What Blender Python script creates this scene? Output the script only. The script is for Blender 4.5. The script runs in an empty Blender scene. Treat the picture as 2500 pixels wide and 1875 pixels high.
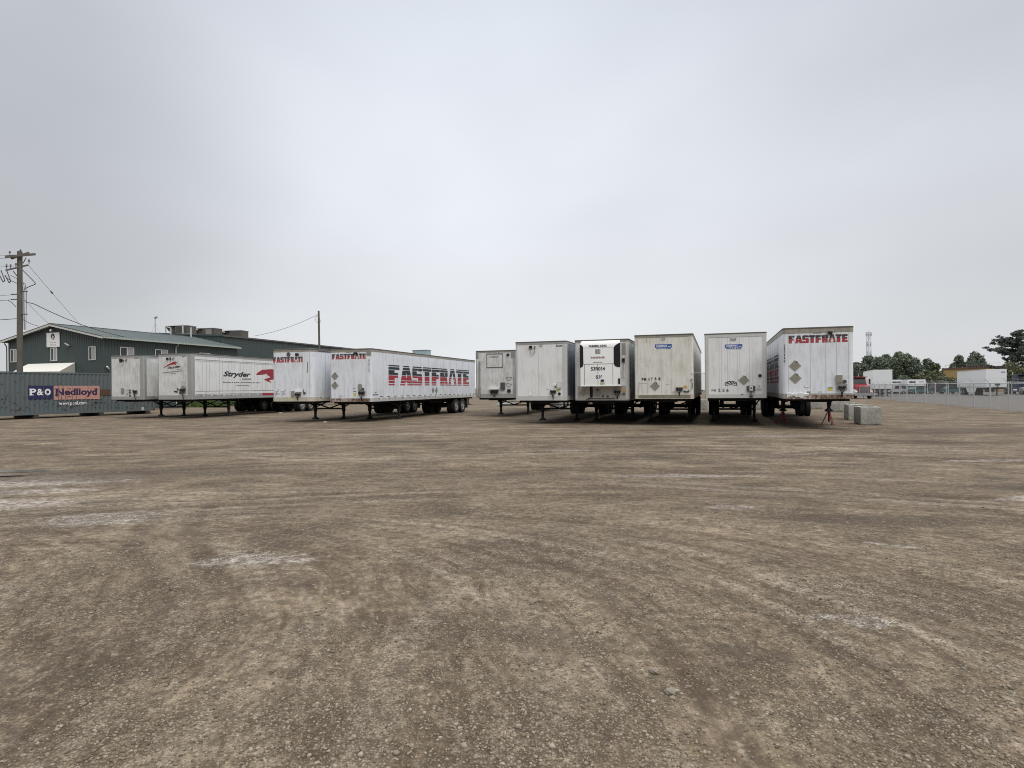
import bpy, math, random
import numpy as np
from mathutils import Vector, Matrix
from mathutils.geometry import tessellate_polygon

random.seed(7)
RNG = np.random.default_rng(7)
scene = bpy.context.scene
col = scene.collection
V = Vector
PI = math.pi

# ------------------------------------------------------------------ survey of the place from the photo
F, EYE, ROLL, HOR = 1500.0, 1.8, 0.008, 947.0

def ab(u, v):
    """direction of a photo point: sideways and up per metre of depth"""
    x = (u - 1250) / F
    y = (HOR - v) / F
    return x + y * ROLL, -x * ROLL + y

def at(u, v, Y):
    a, b = ab(u, v)
    return V((a * Y, Y, EYE + b * Y))

class Frame:
    """a thing's own axes: x along its front, y to its back"""
    def __init__(s, x, y, rz):
        s.o = V((x, y)); s.rz = rz
        s.e = V((math.cos(rz), math.sin(rz))); s.d = V((-math.sin(rz), math.cos(rz)))
    def front(s, u, v, y0=0.0):
        a, b = ab(u, v)
        r = V((a, 1.0))
        t = (s.o.dot(s.d) + y0) / r.dot(s.d)
        return (r * t - s.o).dot(s.e), EYE + b * t
    def side(s, u, v, x0):
        a, b = ab(u, v)
        r = V((a, 1.0))
        t = (s.o.dot(s.e) + x0) / r.dot(s.e)
        return (r * t - s.o).dot(s.d), EYE + b * t
    def world(s, x, y, z=0.0):
        p = s.o + s.e * x + s.d * y
        return V((p.x, p.y, z))

# ------------------------------------------------------------------ materials
MATS = {}
def new_mat(name):
    m = bpy.data.materials.new(name); m.use_nodes = True
    nt = m.node_tree
    b = nt.nodes['Principled BSDF']
    MATS[name] = m
    return m, nt, b

def N(nt, t, **kw):
    n = nt.nodes.new(t)
    for k, v in kw.items():
        if k.startswith('i_'):
            n.inputs[k[2:].replace('_', ' ')].default_value = v
        else:
            setattr(n, k, v)
    return n

def L(nt, a, b):
    nt.links.new(a, b)

def c4(c):
    return (c[0], c[1], c[2], 1.0)

def simple(name, c, rough=0.6, metal=0.0, var=0.12, scale=6.0, bump=0.0):
    m, nt, b = new_mat(name)
    tc = N(nt, 'ShaderNodeTexCoord')
    nz = N(nt, 'ShaderNodeTexNoise', i_Scale=scale, i_Detail=5.0, i_Roughness=0.65)
    L(nt, tc.outputs['Object'], nz.inputs['Vector'])
    mx = N(nt, 'ShaderNodeMix', data_type='RGBA')
    mx.inputs['A'].default_value = c4([min(1, k * (1 - var)) for k in c])
    mx.inputs['B'].default_value = c4([min(1, k * (1 + var)) for k in c])
    L(nt, nz.outputs['Fac'], mx.inputs['Factor'])
    L(nt, mx.outputs['Result'], b.inputs['Base Color'])
    b.inputs['Roughness'].default_value = rough
    b.inputs['Metallic'].default_value = metal
    if bump:
        bp = N(nt, 'ShaderNodeBump', i_Strength=bump, i_Distance=0.03)
        L(nt, nz.outputs['Fac'], bp.inputs['Height'])
        L(nt, bp.outputs['Normal'], b.inputs['Normal'])
    return m

def worn(name, c, dirt, amount=0.35, rough=0.45, metal=0.0, streak=0.35, scale=2.2, seed=0.0, lo=0.5, hi=0.78, wav=0.0, rust=0.0):
    """paint with run-down streaks and blotches of dirt"""
    m, nt, b = new_mat(name)
    tc = N(nt, 'ShaderNodeTexCoord')
    mp = N(nt, 'ShaderNodeMapping')
    mp.inputs['Scale'].default_value = (scale * 2.2, scale * 2.2, scale * streak)
    mp.inputs['Location'].default_value = (seed, seed * 1.7, seed * 0.3)
    L(nt, tc.outputs['Object'], mp.inputs['Vector'])
    n1 = N(nt, 'ShaderNodeTexNoise', i_Scale=1.6, i_Detail=7.0, i_Roughness=0.7, i_Distortion=0.3)
    L(nt, mp.outputs['Vector'], n1.inputs['Vector'])
    mp2 = N(nt, 'ShaderNodeMapping')
    mp2.inputs['Location'].default_value = (seed * 2.1, seed, seed)
    L(nt, tc.outputs['Object'], mp2.inputs['Vector'])
    n2 = N(nt, 'ShaderNodeTexNoise', i_Scale=1.1, i_Detail=8.0, i_Roughness=0.72)
    L(nt, mp2.outputs['Vector'], n2.inputs['Vector'])
    mu = N(nt, 'ShaderNodeMath', operation='MULTIPLY_ADD')
    mu.inputs[1].default_value = 0.55
    L(nt, n1.outputs['Fac'], mu.inputs[0])
    m2 = N(nt, 'ShaderNodeMath', operation='MULTIPLY'); m2.inputs[1].default_value = 0.45
    L(nt, n2.outputs['Fac'], m2.inputs[0]); L(nt, m2.outputs[0], mu.inputs[2])
    mr = N(nt, 'ShaderNodeMapRange'); mr.inputs['From Min'].default_value = lo; mr.inputs['From Max'].default_value = hi
    mr.inputs['To Min'].default_value = 0.04; mr.inputs['To Max'].default_value = amount
    L(nt, mu.outputs[0], mr.inputs['Value'])
    mx = N(nt, 'ShaderNodeMix', data_type='RGBA')
    mx.inputs['A'].default_value = c4(c); mx.inputs['B'].default_value = c4(dirt)
    L(nt, mr.outputs['Result'], mx.inputs['Factor'])
    if rust:
        mp3 = N(nt, 'ShaderNodeMapping'); mp3.inputs['Scale'].default_value = (9, 9, .8); mp3.inputs['Location'].default_value = (seed * 3, seed, 0); L(nt, tc.outputs['Object'], mp3.inputs['Vector'])
        n4 = N(nt, 'ShaderNodeTexNoise', i_Scale=1.0, i_Detail=5.0, i_Roughness=.7); L(nt, mp3.outputs['Vector'], n4.inputs['Vector'])
        r4 = N(nt, 'ShaderNodeMapRange'); r4.inputs['From Min'].default_value = .62; r4.inputs['From Max'].default_value = .76; r4.inputs['To Max'].default_value = rust; L(nt, n4.outputs['Fac'], r4.inputs['Value'])
        mx2 = N(nt, 'ShaderNodeMix', data_type='RGBA'); mx2.inputs['B'].default_value = (.20, .115, .055, 1); L(nt, r4.outputs['Result'], mx2.inputs['Factor']); L(nt, mx.outputs['Result'], mx2.inputs['A']); mx = mx2
    L(nt, mx.outputs['Result'], b.inputs['Base Color'])
    b.inputs['Roughness'].default_value = rough; b.inputs['Metallic'].default_value = metal
    if wav:
        n3 = N(nt, 'ShaderNodeTexNoise', i_Scale=1.5, i_Detail=2.0)
        L(nt, tc.outputs['Object'], n3.inputs['Vector'])
        bp = N(nt, 'ShaderNodeBump', i_Strength=wav, i_Distance=0.04)
        L(nt, n3.outputs['Fac'], bp.inputs['Height']); L(nt, bp.outputs['Normal'], b.inputs['Normal'])
    return m

M = {}
def mk():
    g = (0.30, 0.28, 0.23)
    M['white_a'] = worn('white trailer paint', (0.74, 0.75, 0.75), (0.36, 0.33, 0.27), 0.6, 0.42, lo=.48, hi=.72, seed=1.0, wav=0.10, rust=.45)
    M['white_b'] = worn('cool white trailer paint', (0.73, 0.76, 0.81), (0.38, 0.37, 0.34), 0.65, 0.38, lo=.47, hi=.72, seed=4.0, wav=0.12, rust=.5)
    M['white_c'] = worn('yellowed white trailer paint', (0.70, 0.695, 0.65), (0.32, 0.27, 0.18), 0.7, 0.45, lo=.46, hi=.70, seed=9.0, wav=0.10, rust=.8)
    M['white_d'] = worn('clean white panel', (0.82, 0.82, 0.81), (0.5, 0.5, 0.47), 0.35, 0.3, seed=13.0, wav=0.05)
    M['white_e'] = worn('dull white trailer paint', (0.66, 0.67, 0.66), (0.28, 0.26, 0.21), 0.75, 0.45, lo=.46, hi=.70, seed=17.0, wav=0.10, rust=.6)
    M['grimy'] = worn('grimy lower panel', (0.44, 0.42, 0.38), (0.14, 0.11, 0.08), 0.8, 0.6, seed=21.0, streak=0.6, scale=4, lo=.4, hi=.7)
    M['alu'] = worn('weathered aluminium', (0.42, 0.42, 0.41), (0.20, 0.18, 0.16), 0.7, 0.45, 0.5, seed=5.0, scale=3.0)
    M['alu_light'] = worn('pale aluminium', (0.60, 0.60, 0.58), (0.33, 0.31, 0.27), 0.6, 0.42, 0.3, seed=8.0, scale=3.0)
    M['rail_tan'] = worn('stained top rail', (0.36, 0.34, 0.29), (0.11, 0.085, 0.06), 0.8, 0.6, 0.1, seed=12.0, streak=1.2, scale=4.0, lo=.42, hi=.7)
    M['rail_rust'] = worn('rusted front sill', (0.50, 0.46, 0.40), (0.10, 0.04, 0.02), 0.95, 0.8, 0.0, seed=15.0, streak=1.0, scale=3.4, lo=.40, hi=.54)
    M['rail_cream'] = worn('cream sill', (0.55, 0.53, 0.44), (0.25, 0.21, 0.14), 0.8, 0.6, seed=31.0, streak=1.0, scale=4, lo=.45, hi=.7)
    M['steel_side'] = worn('polished side sheet', (0.46, 0.52, 0.58), (0.2, 0.21, 0.22), 0.6, 0.28, 0.75, seed=19.0, wav=0.18)
    M['seam'] = simple('panel seam', (0.50, 0.50, 0.50), 0.6)
    M['edge'] = worn('dark roof edge and shadow line', (0.085, 0.080, 0.072), (0.2, 0.18, 0.15), 0.6, 0.7, seed=41, streak=1, scale=4)
    M['seam_d'] = simple('dark joint', (0.10, 0.10, 0.10), 0.6)
    M['black'] = simple('black steel', (0.006, 0.006, 0.0065), 0.8, var=0.4)
    M['under'] = simple('grimy underframe', (0.010, 0.0092, 0.0082), 0.9, var=0.5, scale=9)
    M['rubber'] = simple('rubber', (0.013, 0.013, 0.0135), 0.88, var=0.3, scale=14)
    M['rim'] = worn('dusty wheel rim', (0.45, 0.44, 0.42), (0.12, 0.10, 0.08), 0.8, 0.5, 0.2, seed=3, scale=8, lo=.42, hi=.7)
    M['grey_d'] = simple('dark grey plastic', (0.07, 0.07, 0.07), 0.5)
    M['grey'] = simple('grey box', (0.24, 0.235, 0.22), 0.55)
    M['grey_l'] = simple('light grey plate', (0.46, 0.46, 0.45), 0.5)
    M['placard'] = worn('bare placard holder', (0.27, 0.26, 0.215), (0.17, 0.155, 0.12), 0.7, 0.5, 0.2, seed=6, scale=5)
    M['placard_e'] = simple('placard rim', (0.40, 0.39, 0.35), 0.5)
    M['yellow'] = simple('yellow sticker', (0.55, 0.50, 0.07), 0.5)
    M['orange'] = simple('amber sticker', (0.55, 0.33, 0.06), 0.5)
    M['green_s'] = simple('pale green sticker', (0.42, 0.45, 0.27), 0.5)
    M['ink'] = simple('black lettering', (0.012, 0.014, 0.016), 0.5)
    M['ink_f'] = simple('faded lettering', (0.20, 0.20, 0.195), 0.6)
    M['ff_nose'] = simple('weathered dark lettering', (0.042, 0.018, 0.022), 0.5)
    M['ff_dark'] = simple('dark green lettering', (0.014, 0.022, 0.024), 0.45)
    M['ff_red'] = worn('red lettering', (0.36, 0.028, 0.040), (0.30, 0.05, 0.05), 0.5, 0.5, seed=2)
    M['red_logo'] = simple('red emblem', (0.29, 0.016, 0.03), 0.45)
    M['blue_l'] = simple('blue label', (0.045, 0.10, 0.33), 0.45)
    M['white_s'] = simple('white sticker', (0.78, 0.78, 0.77), 0.5, var=.03)
    M['red_steel'] = simple('red jack paint', (0.16, 0.018, 0.02), 0.6, var=.4)
    M['red_reflect'] = simple('red reflector', (0.30, 0.02, 0.03), 0.4)
    M['concrete'] = worn('cast concrete', (0.43, 0.42, 0.38), (0.17, 0.165, 0.14), 0.9, 0.9, seed=7, streak=1.0, scale=3.4, lo=.40, hi=.60, wav=1.0)
    M['stone'] = worn('loose stone', (0.25, 0.215, 0.165), (0.13, 0.115, 0.09), 0.8, 0.9, seed=2, streak=1.0, scale=30, lo=.4, hi=.65)
    M['wood'] = worn('weathered pole wood', (0.135, 0.122, 0.102), (0.065, 0.058, 0.048), 0.8, 0.9, seed=2, streak=0.1, scale=7, lo=.42, hi=.62)
    M['timber'] = simple('dark timber', (0.05, 0.042, 0.034), 0.9, var=.35)
    M['wire'] = simple('cable', (0.03, 0.03, 0.032), 0.6)
    M['porc'] = simple('insulator', (0.09, 0.085, 0.085), 0.3)
    M['galv'] = simple('galvanised steel', (0.50, 0.51, 0.52), 0.45, 0.35)
    M['galv_d'] = simple('dull fence wire', (0.20, 0.20, 0.205), 0.6, 0.2)
    M['galv_hazed'] = simple('haze-paled lattice steel', (0.62, 0.65, 0.69), 0.5, 0.1)  # paled colour stands in for haze over the far tower
    M['green_w'] = worn('green ribbed cladding', (0.044, 0.065, 0.063), (0.082, 0.098, 0.094), 0.5, 0.5, seed=11, scale=1.2)
    M['green_r'] = worn('green metal roof', (0.185, 0.215, 0.212), (0.13, 0.152, 0.15), 0.6, 0.4, 0.15, seed=14, scale=.9, streak=1)
    M['trim_w'] = simple('off white trim', (0.55, 0.56, 0.53), 0.5)
    M['soffit'] = simple('soffit', (0.30, 0.31, 0.28), 0.7)
    M['gutter'] = simple('pale green gutter', (0.36, 0.40, 0.36), 0.45)
    M['glass_d'] = simple('dark window glass', (0.03, 0.03, 0.034), 0.08)
    M['curtain'] = simple('drawn blind behind glass', (0.30, 0.30, 0.295), 0.25)
    M['awning'] = simple('cream awning fabric', (0.74, 0.73, 0.66), 0.8, var=.05)
    M['awning_shaded'] = simple('shaded awning ends', (0.40, 0.39, 0.35), 0.8)  # darker copy of the awning colour, shade painted into its ends
    M['hvac'] = worn('rusty cooler housing', (0.13, 0.118, 0.10), (0.05, 0.037, 0.026), 0.8, 0.7, 0.1, seed=3, scale=2, streak=.8, lo=.4, hi=.66)
    M['hvac_l'] = simple('pale cooler lid', (0.22, 0.22, 0.205), 0.6)
    M['teal_l'] = simple('pale teal housing', (0.33, 0.41, 0.44), 0.6)
    M['cont'] = worn('blue grey container paint', (0.090, 0.118, 0.132), (0.125, 0.115, 0.092), 0.8, 0.6, seed=25, scale=1.6, streak=.4, lo=.44, hi=.68)
    M['cont_rust'] = worn('container rust', (0.10, 0.05, 0.025), (0.05, 0.03, 0.02), 0.8, 0.85, seed=2, scale=5)
    M['navy'] = worn('navy panel', (0.018, 0.02, 0.082), (0.035, 0.04, 0.075), 0.7, 0.55, seed=5, scale=3, streak=.3)
    M['salmon'] = worn('salmon panel', (0.50, 0.262, 0.215), (0.33, 0.15, 0.14), 0.8, 0.6, seed=8, scale=3, streak=.3)
    M['salmon_txt'] = simple('plum lettering', (0.03, 0.016, 0.06), 0.5)
    M['chip'] = worn('scraped paint', (0.045, 0.045, 0.045), (0.08, 0.055, 0.035), 0.7, 0.8, seed=3, scale=9)
    M['red_cab'] = simple('red cab paint', (0.29, 0.045, 0.05), 0.3, var=.05)
    M['blue_cab'] = simple('dark blue cab paint', (0.012, 0.025, 0.065), 0.25, var=.1)
    M['chrome'] = simple('chrome', (0.6, 0.6, 0.61), 0.2, 0.9, var=.05)
    M['silver'] = simple('silver car paint', (0.45, 0.46, 0.48), 0.3, 0.3, var=.03)
    M['teal_car'] = simple('dark teal car paint', (0.04, 0.10, 0.10), 0.3, var=.05)
    M['dark_car'] = simple('charcoal car paint', (0.05, 0.055, 0.065), 0.3, var=.05)
    M['white_v'] = simple('white vehicle paint', (0.76, 0.77, 0.78), 0.35, var=.03)
    M['ochre'] = worn('ochre wall', (0.40, 0.28, 0.115), (0.30, 0.20, 0.08), 0.6, 0.8, seed=3)
    M['maroon'] = simple('maroon trim', (0.13, 0.055, 0.045), 0.6)
    M['bark'] = simple('bark', (0.05, 0.04, 0.032), 0.9, var=.3)
mk()
M['screen'] = simple('truck windscreen', (0.02, 0.02, 0.024), 0.3); M['screen'].node_tree.nodes['Principled BSDF'].inputs['Specular IOR Level'].default_value = .12

def leaf_mat(name, c1, c2, c3):
    m, nt, b = new_mat(name)
    g = N(nt, 'ShaderNodeNewGeometry')
    cr = N(nt, 'ShaderNodeValToRGB')
    e = cr.color_ramp.elements
    e[0].position = 0.0; e[0].color = c4(c1); e[1].position = 1.0; e[1].color = c4(c3)
    k = e.new(0.55); k.color = c4(c2)
    L(nt, g.outputs['Random Per Island'], cr.inputs['Fac'])
    L(nt, cr.outputs['Color'], b.inputs['Base Color'])
    b.inputs['Roughness'].default_value = 0.75
    b.inputs['Specular IOR Level'].default_value = 0.2
    return m
M['leaf_dark'] = leaf_mat('dark foliage', (0.085, 0.108, 0.084), (0.135, 0.162, 0.118), (0.23, 0.255, 0.185))  # tree foliage colours lightened and greyed to stand in for haze
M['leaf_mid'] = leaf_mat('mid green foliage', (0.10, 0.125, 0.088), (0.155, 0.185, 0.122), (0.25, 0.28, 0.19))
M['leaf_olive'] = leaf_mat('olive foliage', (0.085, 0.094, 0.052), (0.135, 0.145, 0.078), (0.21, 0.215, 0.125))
M['leaf_black'] = leaf_mat('very dark needles', (0.056, 0.068, 0.060), (0.095, 0.112, 0.094), (0.165, 0.185, 0.15))
M['grass'] = leaf_mat('tall grass', (0.05, 0.085, 0.02), (0.085, 0.13, 0.03), (0.14, 0.18, 0.06))

# ------------------------------------------------------------------ mesh builder
class MB:
    def __init__(s):
        s.v = []; s.f = []; s.mi = []; s.mats = []; s.sm = []
    def _m(s, mat):
        if mat not in s.mats: s.mats.append(mat)
        return s.mats.index(mat)
    def add(s, vs, fs, mat, smooth=False):
        o = len(s.v); k = s._m(mat)
        s.v.extend([tuple(p) for p in vs])
        for f in fs:
            s.f.append([i + o for i in f]); s.mi.append(k); s.sm.append(smooth)
        return s
    def box(s, x0, x1, y0, y1, z0, z1, mat):
        vs = [(x0, y0, z0), (x1, y0, z0), (x1, y1, z0), (x0, y1, z0), (x0, y0, z1), (x1, y0, z1), (x1, y1, z1), (x0, y1, z1)]
        return s.add(vs, [(0, 3, 2, 1), (4, 5, 6, 7), (0, 1, 5, 4), (1, 2, 6, 5), (2, 3, 7, 6), (3, 0, 4, 7)], mat)
    def bar(s, p, q, w, h, mat, up=(0, 0, 1)):
        p = V(p); q = V(q); d = (q - p).normalized(); up = V(up)
        if abs(d.dot(up)) > .98: up = V((0, 1, 0))
        r = d.cross(up).normalized() * (w / 2); t = r.cross(d).normalized() * (h / 2)
        vs = [p - r - t, p + r - t, p + r + t, p - r + t, q - r - t, q + r - t, q + r + t, q - r + t]
        return s.add(vs, [(3, 2, 1, 0), (4, 5, 6, 7), (0, 1, 5, 4), (1, 2, 6, 5), (2, 3, 7, 6), (3, 0, 4, 7)], mat)
    def cyl(s, p, q, r, mat, n=12, r2=None, caps=True):
        p = V(p); q = V(q); d = (q - p).normalized(); r2 = r if r2 is None else r2
        a = V((0, 0, 1)) if abs(d.z) < .9 else V((1, 0, 0))
        x = d.cross(a).normalized(); y = d.cross(x)
        vs = []
        for c, rr in ((p, r), (q, r2)):
            for i in range(n):
                t = 2 * PI * i / n
                vs.append(c + x * (math.cos(t) * rr) + y * (math.sin(t) * rr))
        s.add(vs, [(i, (i + 1) % n, n + (i + 1) % n, n + i) for i in range(n)], mat, True)
        if caps:
            s.add(vs[:n], [tuple(range(n))[::-1]], mat); s.add(vs[n:], [tuple(range(n))], mat)
        return s
    def tube(s, pts, r, mat, n=6):
        pts = [V(p) for p in pts]
        for i in range(len(pts) - 1): s.cyl(pts[i], pts[i + 1], r, mat, n, caps=(i in (0, len(pts) - 2)))
        return s
    def lathe(s, prof, axis_o, axis, mat, n=32):
        o = V(axis_o); d = V(axis).normalized()
        a = V((0, 0, 1)) if abs(d.z) < .9 else V((1, 0, 0))
        x = d.cross(a).normalized(); y = d.cross(x)
        vs = []; fs = []
        for r, t in prof:
            for i in range(n):
                w = 2 * PI * i / n
                vs.append(o + d * t + x * (math.cos(w) * r) + y * (math.sin(w) * r))
        for j in range(len(prof) - 1):
            for i in range(n):
                k = (i + 1) % n
                fs.append((j * n + i, j * n + k, (j + 1) * n + k, (j + 1) * n + i))
        return s.add(vs, fs, mat, True)
    def prism(s, poly, z0, z1, mat, fn=None):
        """poly in plan, extruded in z (fn maps (a,b,c) to a point)"""
        fn = fn or (lambda a, b, c: (a, b, c))
        n = len(poly)
        vs = [fn(a, b, z0) for a, b in poly] + [fn(a, b, z1) for a, b in poly]
        return s.add(vs, [tuple(range(n))[::-1], tuple(range(n, 2 * n))] + [(i, (i + 1) % n, n + (i + 1) % n, n + i) for i in range(n)], mat)
    def flat(s, geo, o, ux, uz, mat):
        vs, fs = geo; o = V(o); ux = V(ux); uz = V(uz)
        return s.add([o + ux * x + uz * y for x, y in vs], fs, mat)
    def build(s, name, parent=None, loc=None, autosmooth=True):
        me = bpy.data.meshes.new(name)
        me.from_pydata([tuple(p) for p in s.v], [], s.f)
        for m in s.mats: me.materials.append(m)
        me.polygons.foreach_set('material_index', s.mi)
        me.polygons.foreach_set('use_smooth', s.sm)
        me.update()
        if any(s.sm): me.set_sharp_from_angle(angle=math.radians(38))
        o = bpy.data.objects.new(name, me); col.objects.link(o)
        if parent: o.parent = parent
        if loc is not None: o.location = loc
        return o

def inst(name, me, parent, loc=(0, 0, 0), rz=0.0):
    o = bpy.data.objects.new(name, me); col.objects.link(o)
    o.parent = parent; o.location = loc; o.rotation_euler = (0, 0, rz)
    return o

def tag(o, label, cat, group=None):
    o['label'] = label; o['category'] = cat
    if group: o['group'] = group
    return o

def thing(name, label, cat, loc=(0, 0, 0), rz=0.0, group=None):
    o = bpy.data.objects.new(name, None); col.objects.link(o)
    o.empty_display_size = 0.3
    o.location = loc; o.rotation_euler = (0, 0, rz)
    return tag(o, label, cat, group)

def copy_tree(o, parent=None):
    c = o.copy(); col.objects.link(c)
    if parent: c.parent = parent
    for ch in list(o.children): copy_tree(ch, c)
    return c

# ------------------------------------------------------------------ lettering
_tx = {}
def text_geo(body, bold=0.0, shear=0.0):
    key = (body, bold, shear)
    if key in _tx: return _tx[key]
    cu = bpy.data.curves.new('lettering', 'FONT')
    cu.body = body; cu.offset = bold; cu.shear = shear; cu.resolution_u = 3
    ob = bpy.data.objects.new('lettering', cu); col.objects.link(ob)
    dg = bpy.context.evaluated_depsgraph_get(); dg.update()
    me = bpy.data.meshes.new_from_object(ob.evaluated_get(dg))
    vs = [(v.co.x, v.co.y) for v in me.vertices]; fs = [tuple(p.vertices) for p in me.polygons]
    bpy.data.objects.remove(ob); bpy.data.meshes.remove(me); bpy.data.curves.remove(cu)
    xs = [p[0] for p in vs]; ys = [p[1] for p in vs]
    x0, x1, y0, y1 = min(xs), max(xs), min(ys), max(ys)
    vs = [((x - x0) / (x1 - x0), (y - y0) / (y1 - y0)) for x, y in vs]
    _tx[key] = (vs, fs)
    return _tx[key]

_LET = {
 'F': (.62, [[(0, 0), (0, 1), (.62, 1), (.62, .76), (.34, .76), (.34, .62), (.53, .62), (.53, .37), (.34, .37), (.34, 0)]]),
 'A': (.78, [[(0, 0), (.20, 1), (.56, 1), (.78, 0), (.44, 0), (.42, .17), (.33, .17), (.31, 0)], [(.345, .40), (.415, .40), (.38, .68)]]),
 'S': (.66, [[(.06, 1), (.60, 1), (.66, .92), (.66, .73), (.38, .73), (.38, .80), (.29, .80), (.29, .61), (.60, .61), (.66, .53), (.66, .08), (.60, 0), (.06, 0), (0, .08), (0, .27), (.28, .27), (.28, .2), (.37, .2), (.37, .39), (.06, .39), (0, .47), (0, .92)]]),
 'T': (.60, [[(0, 1), (.6, 1), (.6, .76), (.47, .76), (.47, 0), (.13, 0), (.13, .76), (0, .76)]]),
 'R': (.62, [[(0, 0), (0, 1), (.52, 1), (.6, .93), (.6, .55), (.54, .48), (.62, 0), (.34, 0), (.315, .34), (.295, .34), (.295, 0)], [(.295, .78), (.345, .78), (.345, .57), (.295, .57)]]),
 'a': (.72, [[(0, 0), (.20, 1), (.52, 1), (.72, 0)], [(.20, .03), (.24, .20), (.16, .40), (.28, .36), (.30, .56), (.36, .72), (.42, .56), (.44, .36), (.56, .40), (.48, .20), (.52, .03)]]),
 'E': (.56, [[(0, 0), (0, 1), (.56, 1), (.56, .77), (.32, .77), (.32, .62), (.52, .62), (.52, .38), (.32, .38), (.32, .23), (.56, .23), (.56, 0)]]),
 'I': (.28, [[(0, 0), (0, 1), (.26, 1), (.26, 0)]]),
}
_BANDS2 = [(.92, 1.0, 0), (.73, .89, 0), (.545, .70, 0), (.27, .515, 1), (.12, .245, 1), (0.0, .095, 1)]
_BANDS = [(.94, 1.0, 0), (.775, .90, 0), (.515, .745, 0), (.25, .485, 1), (.11, .215, 1), (0.0, .06, 1)]
def _clip(tri, y0, y1):
    for lim, sgn in ((y0, 1), (y1, -1)):
        out = []
        for i in range(len(tri)):
            a = tri[i]; b = tri[(i + 1) % len(tri)]
            da = (a[1] - lim) * sgn; db = (b[1] - lim) * sgn
            if da >= 0: out.append(a)
            if da * db < 0:
                t = da / (da - db); out.append((a[0] + (b[0] - a[0]) * t, a[1] + (b[1] - a[1]) * t))
        tri = out
        if len(tri) < 3: return []
    return tri
def striped_word(word, bands=_BANDS):
    """heavy block letters sliced by white stripes, dark above and red below"""
    out = [([], []), ([], [])]; x = 0.0
    pol = []
    for ch in word:
        w, loops = _LET[ch]
        pts = [p for lp in loops for p in lp]
        tris = tessellate_polygon([[V((a, b, 0)) for a, b in lp] for lp in loops])
        for t in tris:
            pol.append([(pts[i][0] + x, pts[i][1]) for i in t])
        x += w + (.035 if ch not in 'Aa' else -.02)
    x -= .035
    for t in pol:
        for y0, y1, k in bands:
            c = _clip(t, y0, y1)
            if c:
                vs, fs = out[k]; o = len(vs)
                vs.extend([(a / x, b) for a, b in c]); fs.append(tuple(range(o, o + len(c))))
    return out

def poly_geo(loops):
    pts = [p for lp in loops for p in lp]
    return pts, [tuple(t) for t in tessellate_polygon([[V((a, b, 0)) for a, b in lp] for lp in loops])]

def micro(words, seed=1):
    """a line of writing too small to read in the photo: broken strokes only"""
    r = random.Random(seed); vs = []; fs = []; x = 0.0
    tot = sum(words) + .6 * (len(words) - 1)
    for w in words:
        for k in range(int(w)):
            y0 = r.uniform(0, .25); y1 = r.uniform(.7, 1); o = len(vs)
            vs.extend([((x + .08) / tot, y0), ((x + .86) / tot, y0), ((x + .86) / tot, y1), ((x + .08) / tot, y1)])
            fs.append((o, o + 1, o + 2, o + 3)); x += 1
        x += .6
    return vs, fs

# ------------------------------------------------------------------ wheels (shared data)
def wheel_meshes():
    R_, W = .515, .27
    t = MB()
    prof = [(.29, -.11), (.40, -.135), (.47, -.135), (.505, -.12)]
    for k in range(4):
        a = -.105 + k * .0535
        prof += [(R_, a), (R_, a + .040), (R_ - .018, a + .043), (R_ - .018, a + .0505)]
    prof += [(R_, .107), (.505, .12), (.47, .135), (.40, .135), (.29, .11)]
    t.lathe(prof, (0, 0, 0), (1, 0, 0), M['rubber'], 40)
    tyre = t.build('tyre')
    r = MB()
    r.lathe([(.29, -.11), (.30, .115), (.27, .118), (.262, .06), (.215, .035), (.19, .075), (.135, .085), (.13, .11), (.10, .13), (.0, .132)], (0, 0, 0), (1, 0, 0), M['rim'], 32)
    for k in range(8):
        a = 2 * PI * k / 8
        r.cyl((.05, math.cos(a) * .235, math.sin(a) * .235), (.066, math.cos(a) * .235, math.sin(a) * .235), .03, M['black'], 10)
    for k in range(10):
        a = 2 * PI * k / 10 + .2
        r.cyl((.075, math.cos(a) * .165, math.sin(a) * .165), (.10, math.cos(a) * .165, math.sin(a) * .165), .014, M['grey_d'], 6)
    rim = r.build('rim')
    a, b = tyre.data, rim.data
    bpy.data.objects.remove(tyre); bpy.data.objects.remove(rim)
    return a, b
TYRE, RIM = wheel_meshes()
def wheel(parent, x, y, z=.515, out=1, scale=1.0):
    w = bpy.data.objects.new('wheel', None); col.objects.link(w); w.empty_display_size = .2
    w.parent = parent; w.location = (x, y, z)
    w.rotation_euler = (random.uniform(0, 6.28), 0, 0 if out > 0 else PI)
    w.rotation_mode = 'XYZ'; w.scale = (scale,) * 3
    inst('tyre', TYRE, w); inst('rim', RIM, w)
    return w

# ------------------------------------------------------------------ semi trailers
FIT = {}   # key: front-left pixel, front-right pixel, yaw tangent, top z, bottom z
def fit(uL, uR, tan):
    ph = math.atan(tan); c, s = math.cos(ph), math.sin(ph)
    a1 = (uL - 1250) / F; a2 = (uR - 1250) / F
    Y1 = 2.6 * (c + a2 * s) / (a2 - a1)
    return Frame(a1 * Y1 + 1.3 * c, Y1 - 1.3 * s, -ph)

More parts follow.
